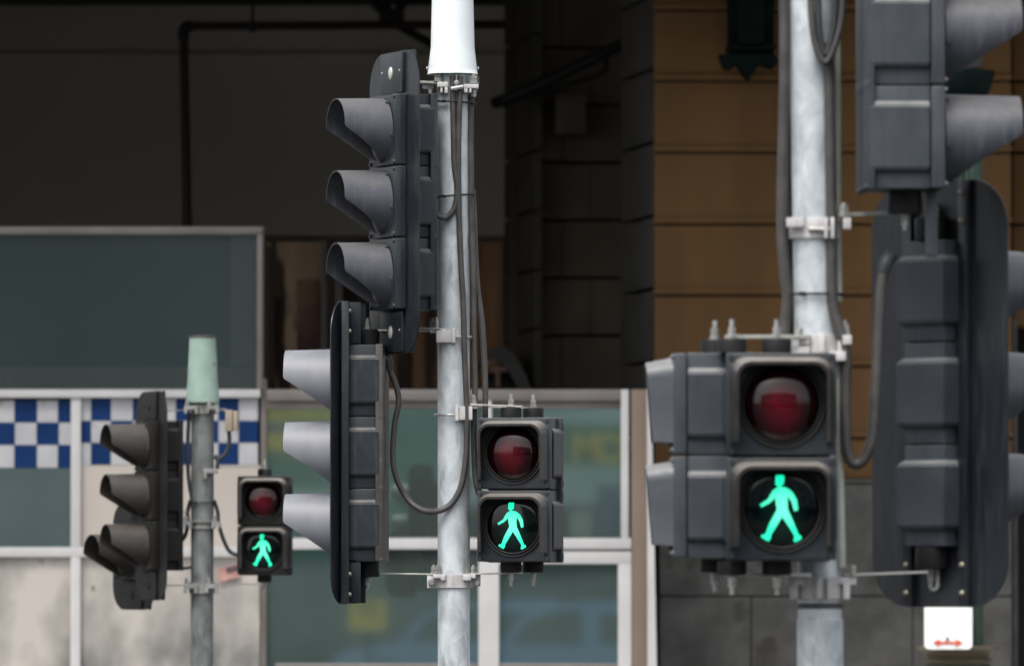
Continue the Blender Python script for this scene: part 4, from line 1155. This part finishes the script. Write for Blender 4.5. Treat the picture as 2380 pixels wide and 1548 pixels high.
bm = bmesh.new(); tube(bm, spline([W(532, 1003, YL), W(533, 1025, YL), W(526, 1050, YL), (W(512, 1064, YL)), W(498, 1060, YL)]), 0.011, 10); obj('cable', bm, M['cable_dark'], pl_)
cable(pl_, [(440, 960), (437, 1010), (437, 1090), (441, 1130), (446, 1160), (446, 1180)], YL - 0.03, 0.010, 'cable_dark')
cable(pl_, [(500, 1060), (506, 1072), (504, 1090)], YL - 0.03, 0.010, 'cable_dark')
cable(pl_, [(497, 1162), (506, 1190), (508, 1215), (520, 1255), (535, 1282), (560, 1291)], YL, 0.010, 'cable_dark')
cable(pl_, [(443, 1162), (436, 1190), (437, 1215), (430, 1245), (418, 1257), (400, 1255)], YL, 0.010, 'cable_dark')
cable(pl_, [(446, 1317), (430, 1320), (400, 1317)], YL, 0.008, 'cable_dark')
cable(pl_, [(402, 985), (412, 1010), (414, 1060), (408, 1110)], YL + 0.0, 0.010, 'cable_dark')
tie(pl_, axl, 1168, 0.068)
tie(pl_, axl, 1216, 0.068)
arm(pl_, W(385, 955, YL), W(445, 952, YL), 0.03, 0.005, 'clamp_dull')
arm(pl_, W(400, 1190, YL), W(440, 1190, YL), 0.03, 0.005, 'clamp_dull')
arm(pl_, W(380, 1361, YL), W(440, 1359, YL), 0.03, 0.005, 'clamp_dull')
arm(pl_, W(500, 1086, YL), W(610, 1086, YL), 0.03, 0.005, 'clamp_dull')
arm(pl_, W(500, 1356, YL), W(612, 1358, YL), 0.03, 0.005, 'clamp_dull')

# right pole
YR = 17.77
prr, axr = pole('blurred near galvanised pole crowded with cables and clamps, right of centre', 1907, 1500, 1888, 200, YR, 0.0545, 'galv', -260)
c = axr(1440)
bm = bmesh.new(); lathe(bm, [(0.0548, -0.35), (0.0575, -0.34), (0.0575, 0.0), (0.053, 0.006)], T(c.x, c.y, c.z), 48); obj('sleeve', bm, M['galv'], prr)
bm = bmesh.new(); c = axr(1414); lathe(bm, [(0.055, 0), (0.0585, 0.003), (0.0585, 0.010), (0.055, 0.014)], T(c.x, c.y, c.z), 48); obj('collar', bm, M['cable'], prr)
c = axr(1392)
clampring(prr, c, 0.056, 0.054, 'clamp', ears=((-0.085, -0.035, -0.05, -0.02, 0.034, 0.052), (-0.075, -0.055, -0.055, -0.02, 0.0, 0.04), (0.04, 0.088, -0.05, -0.02, 0.036, 0.054), (-0.012, 0.002, -0.08, -0.05, 0.0, 0.054), (0.014, 0.026, -0.08, -0.05, 0.0, 0.054), (0.055, 0.072, -0.055, -0.02, 0.0, 0.04)))
bolts(prr, [(c + Vector((0.078, -0.04, 0.054)), 0.03, 0.006, False), (c + Vector((-0.07, -0.04, 0.052)), 0.02, 0.006, False)])
arm(prr, W(1960, 1336, YR), W(2150, 1329, YR + 0.1), 0.03, 0.005)
c = axr(556)
clampring(prr, c, 0.0555, 0.045, 'clamp', ears=((-0.072, -0.03, -0.075, -0.04, 0.026, 0.050), (0.02, 0.030, -0.085, -0.05, -0.002, 0.05), (0.036, 0.046, -0.085, -0.05, -0.002, 0.05), (-0.02, 0.02, -0.07, -0.05, 0.022, 0.05), (0.068, 0.088, -0.06, -0.03, 0.022, 0.050)))
bolts(prr, [(W(1962, 505, YR - 0.04), 0.036, 0.0075, False)])
bm = bmesh.new(); tube(bm, [W(1880, 533, YR - 0.07), W(1928, 533, YR - 0.07)], 0.007, 8); obj('strap_bolt', bm, M['bolt'], prr)
arm(prr, W(1950, 500, YR - 0.03), W(2052, 497, YR + 0.05), 0.03, 0.010)
c = axr(822)
clampring(prr, c, 0.0555, 0.045, 'clamp', ears=((-0.058, -0.02, -0.075, -0.04, -0.01, 0.016), (-0.045, -0.02, -0.075, -0.04, 0.02, 0.04), (0.002, 0.018, -0.08, -0.04, 0.0, 0.046), (0.03, 0.07, -0.075, -0.04, -0.02, 0.004), (0.062, 0.085, -0.07, -0.02, 0.02, 0.044), (0.05, 0.066, -0.06, -0.02, -0.01, 0.03)))
bolts(prr, [(W(1963, 782, YR - 0.04), 0.04, 0.007, False), (W(1858, 790, YR - 0.07), 0.02, 0.006, False)])
arm(prr, W(1690, 783, YR - 0.15), W(1880, 783, YR - 0.06), 0.03, 0.009)
arm(prr, W(1690, 1336, YR - 0.15), W(1880, 1336, YR - 0.06), 0.03, 0.009)
KR = 0.0135
cable(prr, [(1823, -40), (1824, 150), (1820, 330), (1817, 485), (1818, 560), (1824, 640), (1830, 690), (1826, 740), (1818, 830)], YR - 0.02, KR)
cable(prr, [(1842, -40), (1838, 150), (1836, 330), (1834, 485), (1834, 560), (1838, 640), (1842, 690), (1838, 740), (1832, 830)], YR + 0.02, 0.010, 'cable_dark')
cable(prr, [(1882, -40), (1886, 40), (1896, 105), (1916, 146), (1936, 118), (1954, 55), (1962, -40)], YR - 0.085, 0.0085)
cable(prr, [(1900, -40), (1902, 40), (1906, 90), (1917, 128), (1930, 100), (1940, 45), (1944, -40)], YR - 0.08, 0.0085, 'cable_dark')
cable(prr, [(1926, 100), (1929, 300), (1932, 500), (1934, 690), (1950, 760), (1962, 800), (1966, 850), (1964, 930), (1966, 1020), (1974, 1064), (1989, 1079), (2009, 1066), (2026, 1019), (2034, 920), (2040, 813), (2045, 703), (2051, 650), (2058, 622)], YR - 0.05, KR)
bm = bmesh.new(); tube(bm, spline([W(2054, 632, YR - 0.05), W(2060, 610, YR - 0.05), W(2072, 592, YR - 0.04)]), 0.017, 14); obj('cable_gland', bm, M['cable_dark'], prr)
bm = bmesh.new(); tube(bm, [W(1945, -40, YR + 0.03), W(1946, 500, YR + 0.03), W(1950, 700, YR + 0.03)], 0.009, 12); obj('conduit', bm, M['conduit'], prr)
bm = bmesh.new(); tube(bm, [W(1945, 826, YR - 0.03), W(1956, 1318, YR - 0.03)], 0.011, 12); obj('conduit', bm, M['conduit'], prr)
tie(prr, axr, 685, 0.0640, 0.0, 0.0, 1.08)
